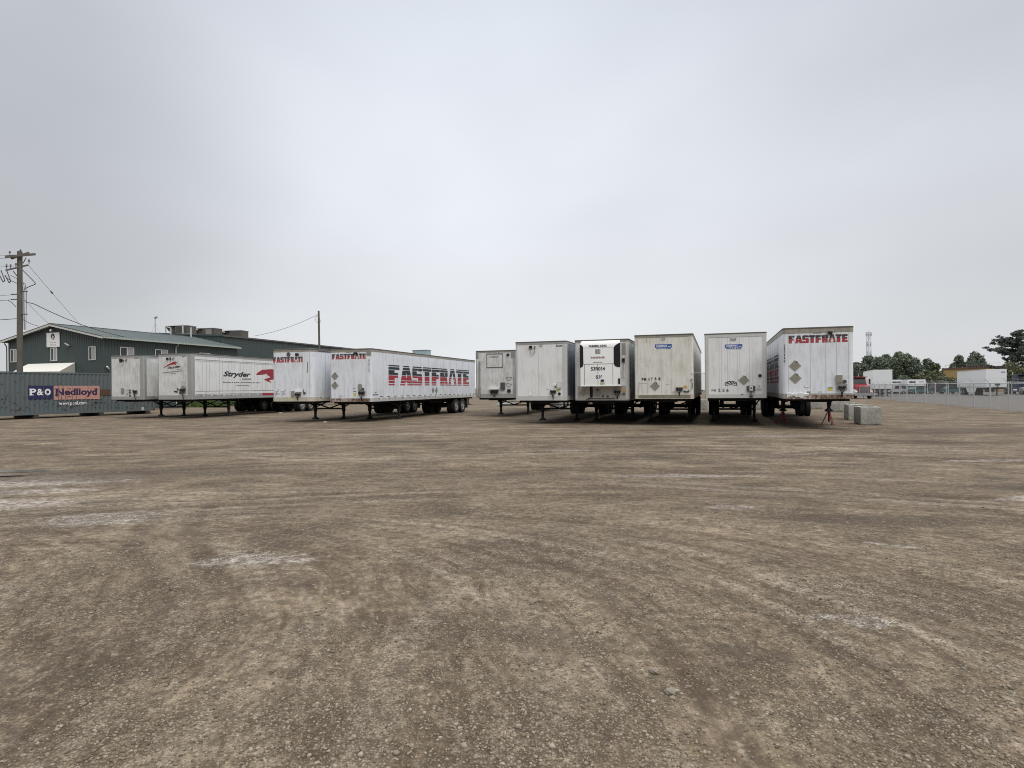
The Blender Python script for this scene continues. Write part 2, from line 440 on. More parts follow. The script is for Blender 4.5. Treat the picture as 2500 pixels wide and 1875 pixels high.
class Trailer:
    """x sideways, y from the nose to the back doors, z up; the nose stands at y = 0"""
    def __init__(s, label, uL, uR, tan, zt, zb, paint, frame='alu', top='alu', sill='alu', length=16.1, rounded=0.0, side=None,
                 post=(.10, .10), sill_h=.2, top_h=.13, leg_drop=0.0, legs=True):
        s.fr = fit(uL, uR, tan); s.zt, s.zb, s.Lg = zt, zb, length
        s.mb = {}
        s.root = thing('semi_trailer', label, 'trailer', (s.fr.o.x, s.fr.o.y, 0), s.fr.rz, 'semi trailers parked in the row')
        Lg = length; rt = s.root
        side = side or paint
        # plan outline
        if rounded:
            r = rounded; n = 6
            arcL = [(-1.3 + r - r * math.cos(t), r - r * math.sin(t)) for t in [PI / 2 * k / n for k in range(n + 1)]]
            arcR = [(-x, y) for x, y in reversed(arcL)]
            plan = arcL + arcR
        else:
            plan = [(-1.3, .05), (-1.25, 0), (1.25, 0), (1.3, .05)]
        def ring(mb, off, z0, z1, mat, back=True):
            """band around the body, standing off it"""
            p = []
            cx = [((x * (1.3 + off) / 1.3), y - (off if abs(x) < 1.29 else off * .5)) for x, y in plan]
            p = cx + [(1.3 + off, Lg + off), (-1.3 - off, Lg + off)]
            mb.prism(p, z0, z1, mat)
        w = MB()
        pl = plan + [(1.3, Lg), (-1.3, Lg)]
        n = len(plan)
        vs = [(x, y, zb) for x, y in pl] + [(x, y, zt) for x, y in pl]
        k = len(pl)
        for i in range(k):
            j = (i + 1) % k
            mat = side if (i in (n - 1, k - 1)) else (M['grey_l'] if i == n else paint)
            w.add([vs[i], vs[j], vs[k + j], vs[k + i]], [(0, 1, 2, 3)], mat, bool(rounded) and i < n - 1)
        w.add(vs[:k], [tuple(range(k))[::-1]], M['under']); w.add(vs[k:], [tuple(range(k))], M['alu_light'])
        # vertical side sheets: joints every 1.22 m
        y = 1.25
        while y < Lg - .3:
            for sx in (-1, 1):
                w.box(sx * 1.3 - (.004 if sx > 0 else .004), sx * 1.3 + .004, y - .022, y + .022, zb + sill_h, zt - top_h, M['seam'])
            y += 1.22
        # rear door joint and bars
        w.box(-.01, .01, Lg, Lg + .012, zb + .1, zt - .15, M['seam_d'])
        for x in (-.9, -.4, .4, .9):
            w.cyl((x, Lg + .03, zb + .05), (x, Lg + .03, zt - .1), .02, M['alu'], 8)
        s.body = w.build('body', rt)
        t = MB(); ring(t, .012, zt - top_h, zt + .005, M[top]); t.build('top_rail', rt)
        t = MB(); ring(t, .022, zt - .015, zt + .030, M['edge']); t.build('roof_edge', rt)  # dark ring painting the black edge and shadow line of the roof
        t = MB(); ring(t, .014, zb - .01, zb + sill_h, M[sill])
        y = .7
        while y < Lg - .5:      # lamps and tape along the sill
            for sx in (-1, 1):
                x0, x1 = sorted((sx * 1.314, sx * 1.318))
                t.box(x0, x1, y, y + .16, zb + sill_h - .075, zb + sill_h - .03, M['seam_d'] if int(y * 10) % 2 else M['white_s'])
                t.box(x0, x1, y + .2, y + .34, zb + sill_h - .075, zb + sill_h - .03, M['white_s'] if int(y * 10) % 2 else M['red_reflect'])
            y += .95
        t.build('bottom_rail', rt)
        if not rounded:
            for sx, pw in ((-1, post[0]), (1, post[1])):
                if pw <= 0: continue
                p = MB()
                pts = [(1.309, .22), (1.309, .047), (1.252, -.009), (1.3 - pw, -.009), (1.3 - pw, -.001), (1.25, -.001), (1.301, .05), (1.301, .22)]
                if sx < 0: pts = [(-x, y) for x, y in reversed(pts)]
                p.prism(pts, zb + sill_h, zt - top_h, M[frame]); p.build('corner_post', rt)
        r = MB()
        r.prism([(x * .99, y + .02) for x, y in plan] + [(1.28, Lg), (-1.28, Lg)], zt + .0305, zt + .04, M['alu_light'])
        r.build('roof', rt)
        # underframe
        u = MB()
        y = .3
        while y < Lg - .2:
            u.box(-1.2, 1.2, y, y + .05, zb - .12, zb - .011, M['under']); y += .32
        for sx in (-.5, .5):
            u.box(sx - .06, sx + .06, 9.2, 15.2, zb - .32, zb - .125, M['under'])
        u.box(-.55, .55, .25, 1.9, zb - .16, zb - .121, M['black'])
        u.build('underframe', rt)
        # landing gear
        ly = 3.75
        if legs:
            br = MB()
            for sx in (-1, 1):
                g = MB(); x = sx * .97
                g.box(x - .08, x + .08, ly - .08, ly + .08, .48 + leg_drop, zb - .12, M['black'])
                g.box(x - .058, x + .058, ly - .058, ly + .058, .09 + leg_drop, .5 + leg_drop, M['black'])
                g.box(x - .03 * 1 - .06, x + .09, ly - .11, ly - .08, zb - .42, zb - .2, M['black'])
                leg = g.build('landing_leg', rt)
                ft = MB()
                a = [(-.17, -.15), (.17, -.15), (.17, .15), (-.17, .15)]
                vs = [(x + p, ly + q, leg_drop + .004) for p, q in a] + [(x + p * .95, ly + q * .95, leg_drop + .035) for p, q in a] + [(x + p * .38, ly + q * .38, leg_drop + .13) for p, q in a]
                fs = [(3, 2, 1, 0), (8, 9, 10, 11)]
                for b in (0, 4):
                    fs += [(b + i, b + (i + 1) % 4, b + 4 + (i + 1) % 4, b + 4 + i) for i in range(4)]
                ft.add(vs, fs, M['black']); ft.build('foot', leg)
                br.bar((sx * .90, ly, zb - .22), (0, ly + .02, .66 + leg_drop), .05, .07, M['black'])
                br.bar((x, ly + .02, .72 + leg_drop), (x * .9, ly + 1.2, zb - .15), .05, .06, M['black'])
                br.bar((x, ly - .02, .78 + leg_drop), (x, ly - .75, zb - .15), .05, .06, M['black'])
                br.bar((x, ly, .78 + leg_drop), (sx * 1.22, ly - .2, zb - .15), .04, .05, M['black'])
            br.bar((-.97, ly, .64 + leg_drop), (.97, ly, .64 + leg_drop), .06, .09, M['black'])
            br.bar((-1.15, ly - .05, .86 + leg_drop), (1.15, ly - .05, .86 + leg_drop), .03, .03, M['black'])
            br.build('leg_brace', rt)
        # running gear
        for k, y in enumerate((12.25, 13.5)):
            a = MB()
            a.cyl((-.98, y, .515), (.98, y, .515), .075, M['under'], 10)
            for sx in (-1, 1):
                a.box(sx * .5 - .08, sx * .5 + .08, y - .5, y + .3, .55, .75, M['under'])
                a.cyl((sx * .5, y + .2, .62), (sx * .5, y + .2, zb - .3), .13, M['black'], 12)
                a.cyl((sx * .42, y - .3, .5), (sx * .42, y - .05, .5), .09, M['under'], 10)
            a.build('axle', rt)
            for sx in (-1, 1):
                wheel(rt, sx * 1.145, y, out=sx)
                wheel(rt, sx * .80, y, out=sx)
        for sx in (-1, 1):
            mf = MB(); mf.box(sx * .97 - .31, sx * .97 + .31, 14.42, 14.432, .32, zb - .12, M['rubber'])
            mf.build('mud_flap', rt)
        b = MB()
        b.box(-1.15, 1.15, Lg - .12, Lg - .02, .48, .58, M['grey_l'])
        for x in (-.75, .75): b.box(x - .05, x + .05, Lg - .1, Lg - .03, .58, zb - .011, M['grey_l'])
        b.build('rear_bumper', rt)
    # ---- details
    SOLO = {'strap', 'sticker', 'document_box', 'marker_lamp', 'connector_socket', 'patch_plate', 'number_strip', 'clamp'}
    def part(s, name):
        if name in s.SOLO:
            k = (name, len(s.mb)); s.mb[k] = MB(); return s.mb[k]
        return s.mb.setdefault(name, MB())
    def rect(s, name, px, mat, d=.004, depth=None):
        """a plate on the nose; px = photo rectangle"""
        x0, z1 = s.fr.front(px[0], px[1]); x1, z0 = s.fr.front(px[2], px[3])
        s.part(name).box(x0, x1, -d - (depth or .003), -d + (0.0 if depth is None else 0.0), z0, z1, mat)
        return x0, x1, z0, z1
    def word(s, name, px, geo, mat, d=.006, rise=0.0):
        x0, z1 = s.fr.front(px[0], px[1]); x1, z0 = s.fr.front(px[2], px[3])
        s.part(name).flat(geo, (x0, -d, z0), (x1 - x0, 0, rise), (0, 0, z1 - z0), mat)
    def disc(s, name, u, v, rpx, mat, depth=.04, d=.004):
        x, z = s.fr.front(u, v); x2, _ = s.fr.front(u + rpx, v)
        s.part(name).cyl((x, -d, z), (x, -d - depth, z), abs(x2 - x), mat, 20)
    def diamond(s, u, v, hw, hh, mat=None):
        x, z = s.fr.front(u, v); x2, _ = s.fr.front(u + hw, v); _, z2 = s.fr.front(u, v - hh)
        a, b = abs(x2 - x), abs(z2 - z)
        m = MB()
        fn = lambda p, q, c: (x + p, c, z + q)
        m.prism([(-a, 0), (0, -b), (a, 0), (0, b)], -.016, -.004, M['placard_e'], fn)
        m.prism([(-a * .9, 0), (0, -b * .9), (a * .9, 0), (0, b * .9)], -.020, -.016, mat or M['placard'], fn)
        m.bar((x - a * .42, -.022, z + b * .06), (x + a * .42, -.022, z + b * .06), .004, .012, M['grey'])
        m.bar((x + a * .2, -.023, z + b * .72), (x + a * .42, -.023, z + b * .5), .006, .05, M['grey_d'])
        m.build('placard_holder', s.root)
    def vline(s, u, v0, v1, w=.02, mat=None, d=.003):
        x, z1 = s.fr.front(u, v0); _, z0 = s.fr.front(u, v1)
        s.part('panel_joint').box(x - w / 2, x + w / 2, -d, -.0005, z0, z1, mat or M['seam'])
    def seams(s, xs, w=.022, mat=None):
        for u in xs:
            x, _ = s.fr.front(u, 900)
            s.part('panel_joint').box(x - w / 2, x + w / 2, -.003, -.0005, s.zb + .2, s.zt - .13, mat or M['seam'])
    def hose(s, name, pts, r=.018, mat=None, d=.06):
        q = []
        for p in pts:
            x, z = s.fr.front(p[0], p[1]); q.append((x, -(p[2] if len(p) > 2 else d), z))
        s.part(name).tube(q, r, mat or M['black'])
    def gladhands(s, u, v, w, h, drop):
        """air and electric couplings in a bracket with hoses going under the nose"""
        x, z = s.fr.front(u, v); x2, _ = s.fr.front(u + w / 2, v); _, zt = s.fr.front(u, v - h / 2)
        a, b = abs(x2 - x), abs(zt - z)
        m = MB()
        m.box(x - a, x + a, -.03, -.004, z - b, z + b, M['grey'])
        for k in (-.62, .62):
            m.cyl((x + a * k, -.03, z + b * .2), (x + a * k, -.10, z + b * .2), a * .3, M['grey_d'], 12)
            m.box(x + a * k - a * .24, x + a * k + a * .24, -.13, -.10, z - b * .5, z + b * .45, M['black'])
        m.cyl((x, -.03, z), (x, -.12, z), a * .26, M['black'], 14)
        _, zd = s.fr.front(u, drop)
        for k in (-.62, 0, .62):
            m.tube([(x + a * k, -.1, z - b * .4), (x + a * k * .7, -.12, z - b * 1.2), (x + a * k * .15, -.09, (z + zd) / 2 - .05), (x + a * k * .1, -.04, zd)], .014, M['black'])
        m.build('gladhand_bracket', s.root)
    def stacked(s, chars, u, v0, v1, w, mat, name='unit_number'):
        n = len(chars)
        for i, ch in enumerate(chars):
            a = v0 + (v1 - v0) * i / n; b = v0 + (v1 - v0) * (i + .78) / n
            k = .22 if ch == '1' else .5
            s.word(name, (u - w * k, a, u + w * k, b), text_geo(ch, .02), mat)
    def striped(s, word, px, rise_px=0.0):
        g = striped_word(word, _BANDS2)
        x0, z1 = s.fr.front(px[0], px[1]); x1, z0 = s.fr.front(px[2], px[3])
        for k, mt in ((0, M['ff_nose']), (1, M['ff_red'])):
            s.part('lettering').flat(g[k], (x0, -.006, z0), (x1 - x0, 0, 0), (0, 0, z1 - z0), mt)
    def side_flat(s, name, geo, p0, p1, z0, z1, mat, x=1.306, flip=False):
        """paint on the long side between distances p0 and p1 from the nose"""
        if flip: p0, p1 = p1, p0
        s.part(name).flat(geo, (x, p0, z0), (0, p1 - p0, 0), (0, 0, z1 - z0), mat)
    def done(s):
        for k, m in s.mb.items(): m.build(k if isinstance(k, str) else k[0], s.root)
        s.mb = {}

SQ = ([(0, 0), (1, 0), (1, 1), (0, 1)], [(0, 1, 2, 3)])

def px(ox, oy, sc, *r):
    """crop coordinates to photo coordinates"""
    return tuple((ox if i % 2 == 0 else oy) + q * sc for i, q in enumerate(r))

# --- first from the left: no lettering
def utility_front(t, P, rbox=True):
    t.rect('connector_socket', P(255, 655, 285, 690), M['black'], depth=.06)
    t.disc('marker_lamp', *P(298, 672), 1.6, M['grey_d'])
    t.hose('strap', [P(298, 690) + (.03,), P(296, 725) + (.03,), P(275, 738) + (.03,)], .012, M['grey'])
    t.hose('strap', [P(322, 660) + (.02,), P(326, 690) + (.03,), P(338, 655) + (.02,)], .014, M['grey_d'])
    t.word('number_strip', P(425, 640, 470, 656), micro([5], 3), M['ink_f'])
    t.rect('document_box', P(272, 1000, 302, 1060), M['grey'], depth=.05)
    t.rect('document_box', P(328, 1008, 354, 1066), M['grey_l'], depth=.05)
    for y in (1025, 1052, 1085): t.disc('marker_lamp', *P(374, y), 2.0, M['grey_d'], .03)
    t.disc('marker_lamp', *P(412, 1025), 1.6, M['black'], .03)
    t.gladhands(*P(440, 1040), 9, 9, P(0, 1128)[1])

T1 = Trailer('plain unlettered white trailer furthest to the left, its nose in front of the blue-grey container', 271.2, 351.3, .25, 4.07, 1.25, M['white_e'], 'alu', 'alu', 'alu', post=(.06, .30), top_h=.14)
P = lambda *r: px(240, 740, .20796, *r)
utility_front(T1, P)
T1.seams([P(306, 0)[0]])
T1.done()

T2 = Trailer('white trailer with a red running-dog emblem and dark slanted lettering on nose and side', 386, 469.2, .25, 4.13, 1.24, M['white_e'], 'alu', 'alu', 'alu', post=(.06, .34), sill_h=.26, side=M['white_a'])
P = lambda *r: px(380, 855, .04521, *r)
T2.rect('connector_socket', P(600, 405, 700, 515), M['black'], depth=.06)
T2.disc('marker_lamp', *P(800, 400), 1.3, M['grey_d']); T2.disc('marker_lamp', *P(800, 480), 1.8, M['grey_d'])
T2.hose('strap', [P(810, 560) + (.03,), P(800, 660) + (.03,)], .012, M['grey_d'])
T2.hose('strap', [P(880, 400) + (.02,), P(915, 545) + (.03,), P(1000, 380) + (.02,)], .014, M['grey_d'])
T2.word('number_strip', P(1415, 310, 1610, 380), micro([5], 4), M['ink_f'])
sw = [(410, 965), (560, 850), (700, 760), (850, 690), (960, 625), (1060, 610), (1150, 660), (1210, 730), (1130, 695), (1060, 690), (1110, 770), (1050, 810), (1020, 760), (850, 790), (700, 830), (520, 925)]
pts = [T2.fr.front(*P(*q)) for q in sw]
T2.part('emblem').flat(poly_geo([pts]), (0, -.006, 0), (1, 0, 0), (0, 0, 1), M['red_logo'])
T2.word('lettering', P(650, 880, 1380, 1040), text_geo('Stryder', .03, .3), M['ink'], rise=.09)
T2.word('subtitle', P(1140, 1020, 1380, 1060), micro([9], 6), M['ink_f'], rise=.03)
T2.word('slogan', P(375, 1195, 1460, 1240), micro([45], 8), M['ink_f'], rise=.12)
T2.word('address', P(740, 1265, 1110, 1300), micro([15], 9), M['ink_f'], rise=.04)
P = lambda *r: px(240, 740, .20796, *r)
T2.rect('document_box', P(985, 915, 1015, 970), M['grey_l'], depth=.05)
for a in ((935, 1010), (925, 1040), (960, 1025), (962, 1055)): T2.disc('marker_lamp', *P(*a), 2.0, M['grey_d'], .03)
T2.rect('document_box', P(893, 1030, 920, 1045), M['black'], depth=.02)
T2.gladhands(*P(1003, 1020), 12, 16, P(0, 1128)[1])
# its right side: logo panel
S = lambda u, v: T2.fr.side(u, v, 1.306)
P = lambda *r: px(530, 890, .06329, *r)
def sidebox(t, name, q, geo, mat, x=1.307, zfix=0.0):
    S_ = lambda a: t.fr.side(a[0], a[1], x)
    y0, za = S_(q[0:2]); y1, zb_ = S_(q[2:4])
    t.part(name).flat(geo, (x, y0, zb_), (0, y1 - y0, 0), (0, 0, za - zb_), mat)
y0, za = S(*P(240, 265)); y1, _ = S(*P(1300, 300)); _, zb_ = S(*P(240, 525))
T2.part('side_lettering').flat(text_geo('Stryder', .035, .3), (1.307, y0, zb_ + .02), (0, y1 - y0, 0), (0, 0, za - zb_), M['ink'])
y2, zc = S(*P(965, 520)); y3, _ = S(*P(1310, 590)); _, zd = S(*P(965, 600))
T2.part('side_subtitle').flat(micro([9], 12), (1.307, y2, zd + .02), (0, y3 - y2, 0), (0, 0, (zc - zd) * .8), M['ink_f'])
y2, zc = S(*P(235, 655)); y3, _ = S(*P(1665, 700)); _, zd = S(*P(235, 720))
T2.part('side_slogan').flat(text_geo("Business is a race...we're setting the pace!", .02), (1.307, y2, zd), (0, y3 - y2, 0), (0, 0, zc - zd), M['ink'])
y2, zc = S(*P(750, 785)); y3, _ = S(*P(1245, 785)); _, zd = S(*P(750, 825))
T2.part('side_address').flat(micro([17], 13), (1.307, y2, zd), (0, y3 - y2, 0), (0, 0, zc - zd), M['ink_f'])
head = [(1515, 360), (1600, 290), (1740, 200), (1850, 197), (1940, 188), (2100, 175), (2300, 210), (2500, 290), (2600, 420), (2500, 520), (2300, 560), (2110, 585), (2010, 600), (2060, 660), (2110, 715), (1950, 650), (1800, 575), (2070, 490), (1960, 415), (1900, 365), (1920, 335), (1840, 380), (1700, 395), (1520, 405)]
pts = [S(*P(*q)) for q in head]
T2.part('side_emblem').flat(poly_geo([pts]), (1.307, 0, 0), (0, 1, 0), (0, 0, 1), M['red_logo'])
y2, zc = S(*P(1745, 1095)); y3, _ = S(*P(2300, 1100)); _, zd = S(*P(1745, 1190))
T2.part('reflector_panel').flat(SQ, (1.322, y2, zd), (0, y3 - y2, 0), (0, 0, zc - zd), M['red_logo'])
for z, mt in ((T2.zt - .36, 'seam_d'), (T2.zt - .44, 'seam'), (T2.zb + .50, 'seam_d'), (T2.zb + .30, 'seam_d')):
    T2.part('side_moulding').box(1.300, 1.309, .3, 15.9, z, z + (.022 if mt == 'seam_d' else .05), M[mt])
yy = .9
while yy < 15.9:
    T2.part('side_moulding').box(1.300, 1.3055, yy, yy + .035, T2.zb + .53, T2.zt - .46, M['seam']); yy += .61
T2.done()

# --- third: rounded nose, word cut short
T3 = Trailer('white round-cornered trailer whose striped nose word is cut off at its last letter', 662.6, 763.5, .27, 4.0, 1.165, M['white_b'], 'alu', 'rail_tan', 'rail_cream', rounded=.30, top_h=.12, sill_h=.22)
P = lambda *r: px(640, 840, .12658, *r)
T3.disc('marker_lamp', *P(510, 200), 4.6, M['grey_d'], .02)
T3.rect('connector_socket', P(648, 180, 705, 225), M['black'], depth=.06)
T3.striped('FASTFRaTI', P(212, 255, 782, 347))
T3.seams([P(785, 0)[0], P(915, 0)[0]])
T3.word('marking', P(868, 350, 884, 555), ([(0, 0), (1, 0), (1, 1), (0, 1)], [(0, 1, 2, 3)]), M['ink_f'])
for x in (250, 380):
    T3.hose('grab_rail', [P(x, 985) + (.03,), P(x + 75, 860) + (.03,)], .012, M['grey_l'])
    T3.hose('grab_rail', [P(x - 20, 905) + (.03,), P(x + 60, 905) + (.03,)], .012, M['grey_l'])
    T3.hose('grab_rail', [P(x + 10, 950) + (.03,), P(x + 90, 950) + (.03,)], .012, M['grey_l'])
T3.rect('document_box', P(565, 905, 625, 1010), M['grey'], depth=.05)
T3.rect('document_box', P(645, 890, 765, 925), M['white_d'], depth=.05)
T3.gladhands(*P(700, 972), 14, 8, P(0, 1085)[1])
T3.rect('sticker', P(555, 1015, 605, 1055), M['yellow'], .016)
T3.disc('marker_lamp', *P(820, 945), 2.6, M['grey_d'], .03)
T3.hose('strap', [P(798, 875) + (.03,), P(803, 930) + (.03,)], .02, M['grey_d'])
T3.part('marker_strip').box(1.306, 1.314, .5, 2.3, 3.89, 3.955, M['grey_d'])
T3.done()

# --- fourth: the long lettered side
T4 = Trailer('long white trailer with huge striped red and dark lettering along its whole visible side', 804.6, 907.7, .30, 3.96, 1.125, M['white_b'], 'alu', 'rail_tan', 'alu_light', rounded=.16, top_h=.13, sill_h=.2)
T4.rect('connector_socket', P(1770, 160, 1838, 196), M['black'], depth=.06)
T4.word('number_strip', P(1620, 145, 1725, 170), micro([6], 5), M['ink_f'])
T4.striped('FASTFRaTE', P(1345, 197, 2000, 281))
T4.seams([P(x, 0)[0] for x in (1480, 1580, 1755, 2005)])
T4.rect('patch_plate', P(2012, 130, 2100, 220), M['grey'], depth=.006)
T4.stacked('213164', P(2062, 0)[0], P(0, 285)[1], P(0, 555)[1], 2.6, M['ink'])
T4.diamond(*P(1403, 617), 8.9, 10.2); T4.diamond(*P(1403, 797), 8.9, 10.2)
T4.rect('document_box', P(1860, 775, 1925, 890), M['grey'], depth=.06)
T4.disc('marker_lamp', *P(1950, 868), 2.8, M['grey_d'], .04)
T4.gladhands(*P(1928, 940), 16, 11, P(0, 1090)[1])
T4.rect('sticker', P(1770, 945, 1815, 1005), M['yellow'])
T4.rect('sticker', P(1762, 850, 1800, 862), M['ink_f']); T4.rect('sticker', P(1762, 900, 1815, 920), M['ink_f'])
T4.hose('grab_rail', [P(1503, 970) + (.02,), P(1500, 1010) + (.05,), P(1548, 1010) + (.05,), P(1548, 975) + (.02,)], .014, M['grey_l'])
# rusty sill with the paint torn off
T4.part('rusty_sill').box(-1.2, 1.2, -.030, -.016, T4.zb - .012, T4.zb + .17, M['rail_rust'])
# side word
S = lambda u, v: T4.fr.side(u, v, 1.306)
Q = lambda *r: px(940, 880, .09946, *r)
y0, za = S(*Q(85, 105)); y1, _ = S(*Q(2058, 240)); _, zb_ = S(*Q(85, 608))
g = striped_word('FASTFRaTE')
for k, mt in ((0, M['ff_dark']), (1, M['ff_red'])):
    T4.part('side_lettering').flat(g[k], (1.307, y0, zb_), (0, y1 - y0, 0), (0, 0, za - zb_), mt)
for u in (1180, 1262):
    yc, zc = S(*Q(u, 730)); _, zt_ = S(*Q(u, 650)); hh = zt_ - zc
    m = MB(); m.prism([(-hh, 0), (0, -hh), (hh, 0), (0, hh)], 1.304, 1.318, M['grey'], lambda p, q, c, yc=yc, zc=zc: (c, yc + p, zc + q))
    m.build('placard_holder', T4.root)
for yq in np.arange(.9, 15.8, .82):
    T4.part('tape_marks').box(1.304, 1.3075, yq, yq + .33, T4.zb + .235, T4.zb + .275, M['seam_d'])
T4.part('tape_marks').flat(micro([2, 4, 4], 3), (1.3075, .1, T4.zb + .33), (0, .55, 0), (0, 0, .07), M['ink'])
T4.part('tape_marks').flat(micro([3], 4), (1.3075, .3, T4.zb + .45), (0, .2, 0), (0, 0, .09), M['ink_f'])
T4.done()

# --- fifth: set back, access hatch
T5 = Trailer('dull white trailer set back from the row, with a framed hatch high on its nose', 1162.3, 1258.2, .333, 4.11, 1.19, M['white_e'], 'alu', 'rail_tan', 'alu', post=(.07, .16), top_h=.09, sill_h=.26)
P = lambda *r: px(1160, 850, .0964, *r)
for r in ((290, 140, 300, 490), (690, 140, 700, 490), (290, 482, 700, 492), (290, 140, 700, 148)): T5.rect('hatch_frame', P(*r), M['seam_d'], depth=.012)
T5.word('lettering', P(360, 200, 590, 236), micro([9], 7), M['ink_f'])
T5.rect('connector_socket', P(800, 140, 865, 190), M['black'], depth=.06)
T5.rect('patch_plate', P(15, 90, 85, 270), M['grey'], .010, depth=.004); T5.rect('patch_plate', P(905, 90, 1015, 245), M['grey'], .010, depth=.004)
T5.hose('exhaust_pipe', [P(118, 330), P(118, 1240)], .05, M['grey'])
T5.hose('exhaust_pipe', [P(118, 1000) + (.06,), P(118, 1240) + (.06,)], .07, M['grey'])
T5.seams([P(285, 0)[0], P(712, 0)[0]])
T5.rect('shelf', P(360, 1010, 615, 1045), M['white_d'], depth=.16)
T5.gladhands(*P(490, 1110), 20, 12, P(0, 1235)[1])
T5.rect('document_box', P(650, 870, 760, 1045), M['grey_d'], depth=.08)
T5.rect('connector_socket', P(820, 1040, 900, 1120), M['black'], depth=.05)
for v in (770, 935):
    a = [P(785, v - 20), P(860, v + 55), P(935, v - 30), P(800, v - 45), P(785, v - 20)]
    T5.hose('torn_placard', [q + (.01,) for q in a], .012, M['grey'])
T5.rect('sticker', P(968, 440, 998, 720), M['grey_l'], .012)

T5.done()

# --- sixth: number in the corner
T6 = Trailer('clean white trailer with a small number in its top corner and blue-tinted metal sides', 1259.4, 1383.5, .333, 4.05, 1.18, M['white_a'], 'alu_light', 'alu', 'alu_light', post=(.10, .20), side=M['steel_side'], top_h=.11, sill_h=.21)
P = lambda *r: px(1255, 830, .1206, *r)
T6.vline(P(490, 0)[0], P(0, 120)[1], P(0, 1150)[1], .018)
T6.rect('connector_socket', P(310, 120, 367, 170), M['black'], depth=.07)
T6.rect('connector_socket', P(300, 176, 378, 186), M['grey_l'], depth=.03)
T6.hose('pigtail', [P(335, 215) + (.02,), P(338, 255) + (.05,), P(360, 285) + (.06,), P(400, 278) + (.06,), P(422, 245) + (.06,), P(425, 190) + (.05,)], .017, M['grey'])
T6.disc('marker_lamp', *P(422, 130), 1.2, M['grey_d'], .05); T6.disc('marker_lamp', *P(420, 165), 1.8, M['grey_d'], .05)
T6.word('badge', P(500, 92, 582, 142), ([(0, .5), (.3, 0), (.7, 0), (1, .5), (.7, 1), (.3, 1)], [(0, 1, 2, 3, 4, 5)]), M['grey'])
T6.word('badge', P(520, 108, 562, 126), micro([5], 2), M['white_s'], d=.009)
T6.word('lettering', P(848, 96, 975, 136), text_geo('33264', .03), M['ink'])
T6.rect('document_box', P(870, 842, 960, 985), M['grey_l'], depth=.05)
T6.rect('document_box', P(880, 856, 950, 960), M['white_e'], .056, depth=.004)
T6.disc('marker_lamp', *P(840, 905), 2.8, M['white_d'], .06); T6.disc('marker_lamp', *P(840, 950), 1.6, M['grey_d'], .05)
T6.rect('sticker', P(868, 990, 922, 1040), M['yellow']); T6.disc('marker_lamp', *P(918, 1090), 3.6, M['ink'], .02)
T6.gladhands(*P(795, 1045), 15, 9, P(0, 1200)[1])
T6.disc('marker_lamp', *P(330, 1103), 3.2, M['white_d'], .03)
T6.word('number_strip', P(655, 998, 710, 1010), micro([5], 5), M['ink_f'])
T6.done()

# --- seventh: refrigerated unit
T7 = Trailer('refrigerated trailer with a white cooling unit between two black grilles on its nose', 1404.4, 1535.9, .333, 4.06, 1.175, M['white_e'], 'alu_light', 'rail_tan', 'alu', post=(.09, .15), side=M['steel_side'], top_h=.10, sill_h=.06)
P = lambda *r: px(1400, 830, .0904, *r)
fr = T7.fr
x0, zu1 = fr.front(*P(212, 35)); x1, zu0 = fr.front(*P(1300, 1240))
_, zmid = fr.front(*P(700, 655)); _, zline = fr.front(*P(700, 212))
D = .34
u = MB()
cx = (x0 + x1) / 2; hw = (x1 - x0) / 2
# housing: cross section curls back at top
prof = [(0, zu0 + .03), (-D, zu0 + .03), (-D, zline), (-D * .96, zline + .08), (-D * .82, zu1 - .10), (-D * .55, zu1 - .03), (0, zu1)]
def loft(mb, prof, xl, xr, mat, taper=None):
    vs = []
    for i, (y, z) in enumerate(prof):
        k = taper[i] if taper else 1.0
        vs += [(cx - (cx - xl) * k, y, z), (cx + (xr - cx) * k, y, z)]
    fs = [(2 * i, 2 * i + 1, 2 * i + 3, 2 * i + 2) for i in range(len(prof) - 1)]
    mb.add(vs, fs, mat, True)
    n = len(prof)
    mb.add([vs[2 * i] for i in range(n)], [tuple(range(n))], mat); mb.add([vs[2 * i + 1] for i in range(n)], [tuple(range(n))[::-1]], mat)
loft(u, prof, x0 + .02, x1 - .02, M['white_d'], [1, 1, 1, 1, 1, .97, .95])
u.box(x0 + .0, x1 + .02, -D - .03, -.02, zu0 - .01, zu0 + .028, M['white_d'])
hous = u.build('cooling_unit', T7.root)
dl = MB()
for q in (335, 695, 1095):
    x, _ = fr.front(*P(q, 900)); dl.box(x - .009, x + .009, -D - .004, -D + .001, zu0 + .05, zmid, M['seam_d'])
dl.box(fr.front(*P(320, 655))[0], fr.front(*P(1115, 655))[0], -D - .0045, -D + .001, zmid - .010, zmid + .010, M['seam_d'])
dl.box(fr.front(*P(320, 212))[0], fr.front(*P(1095, 212))[0], -D - .0045, -D + .001, zline - .008, zline + .008, M['seam'])
dl.build('door_joint', hous)
gl = lambda pts: [fr.front(*P(*q)) for q in pts]
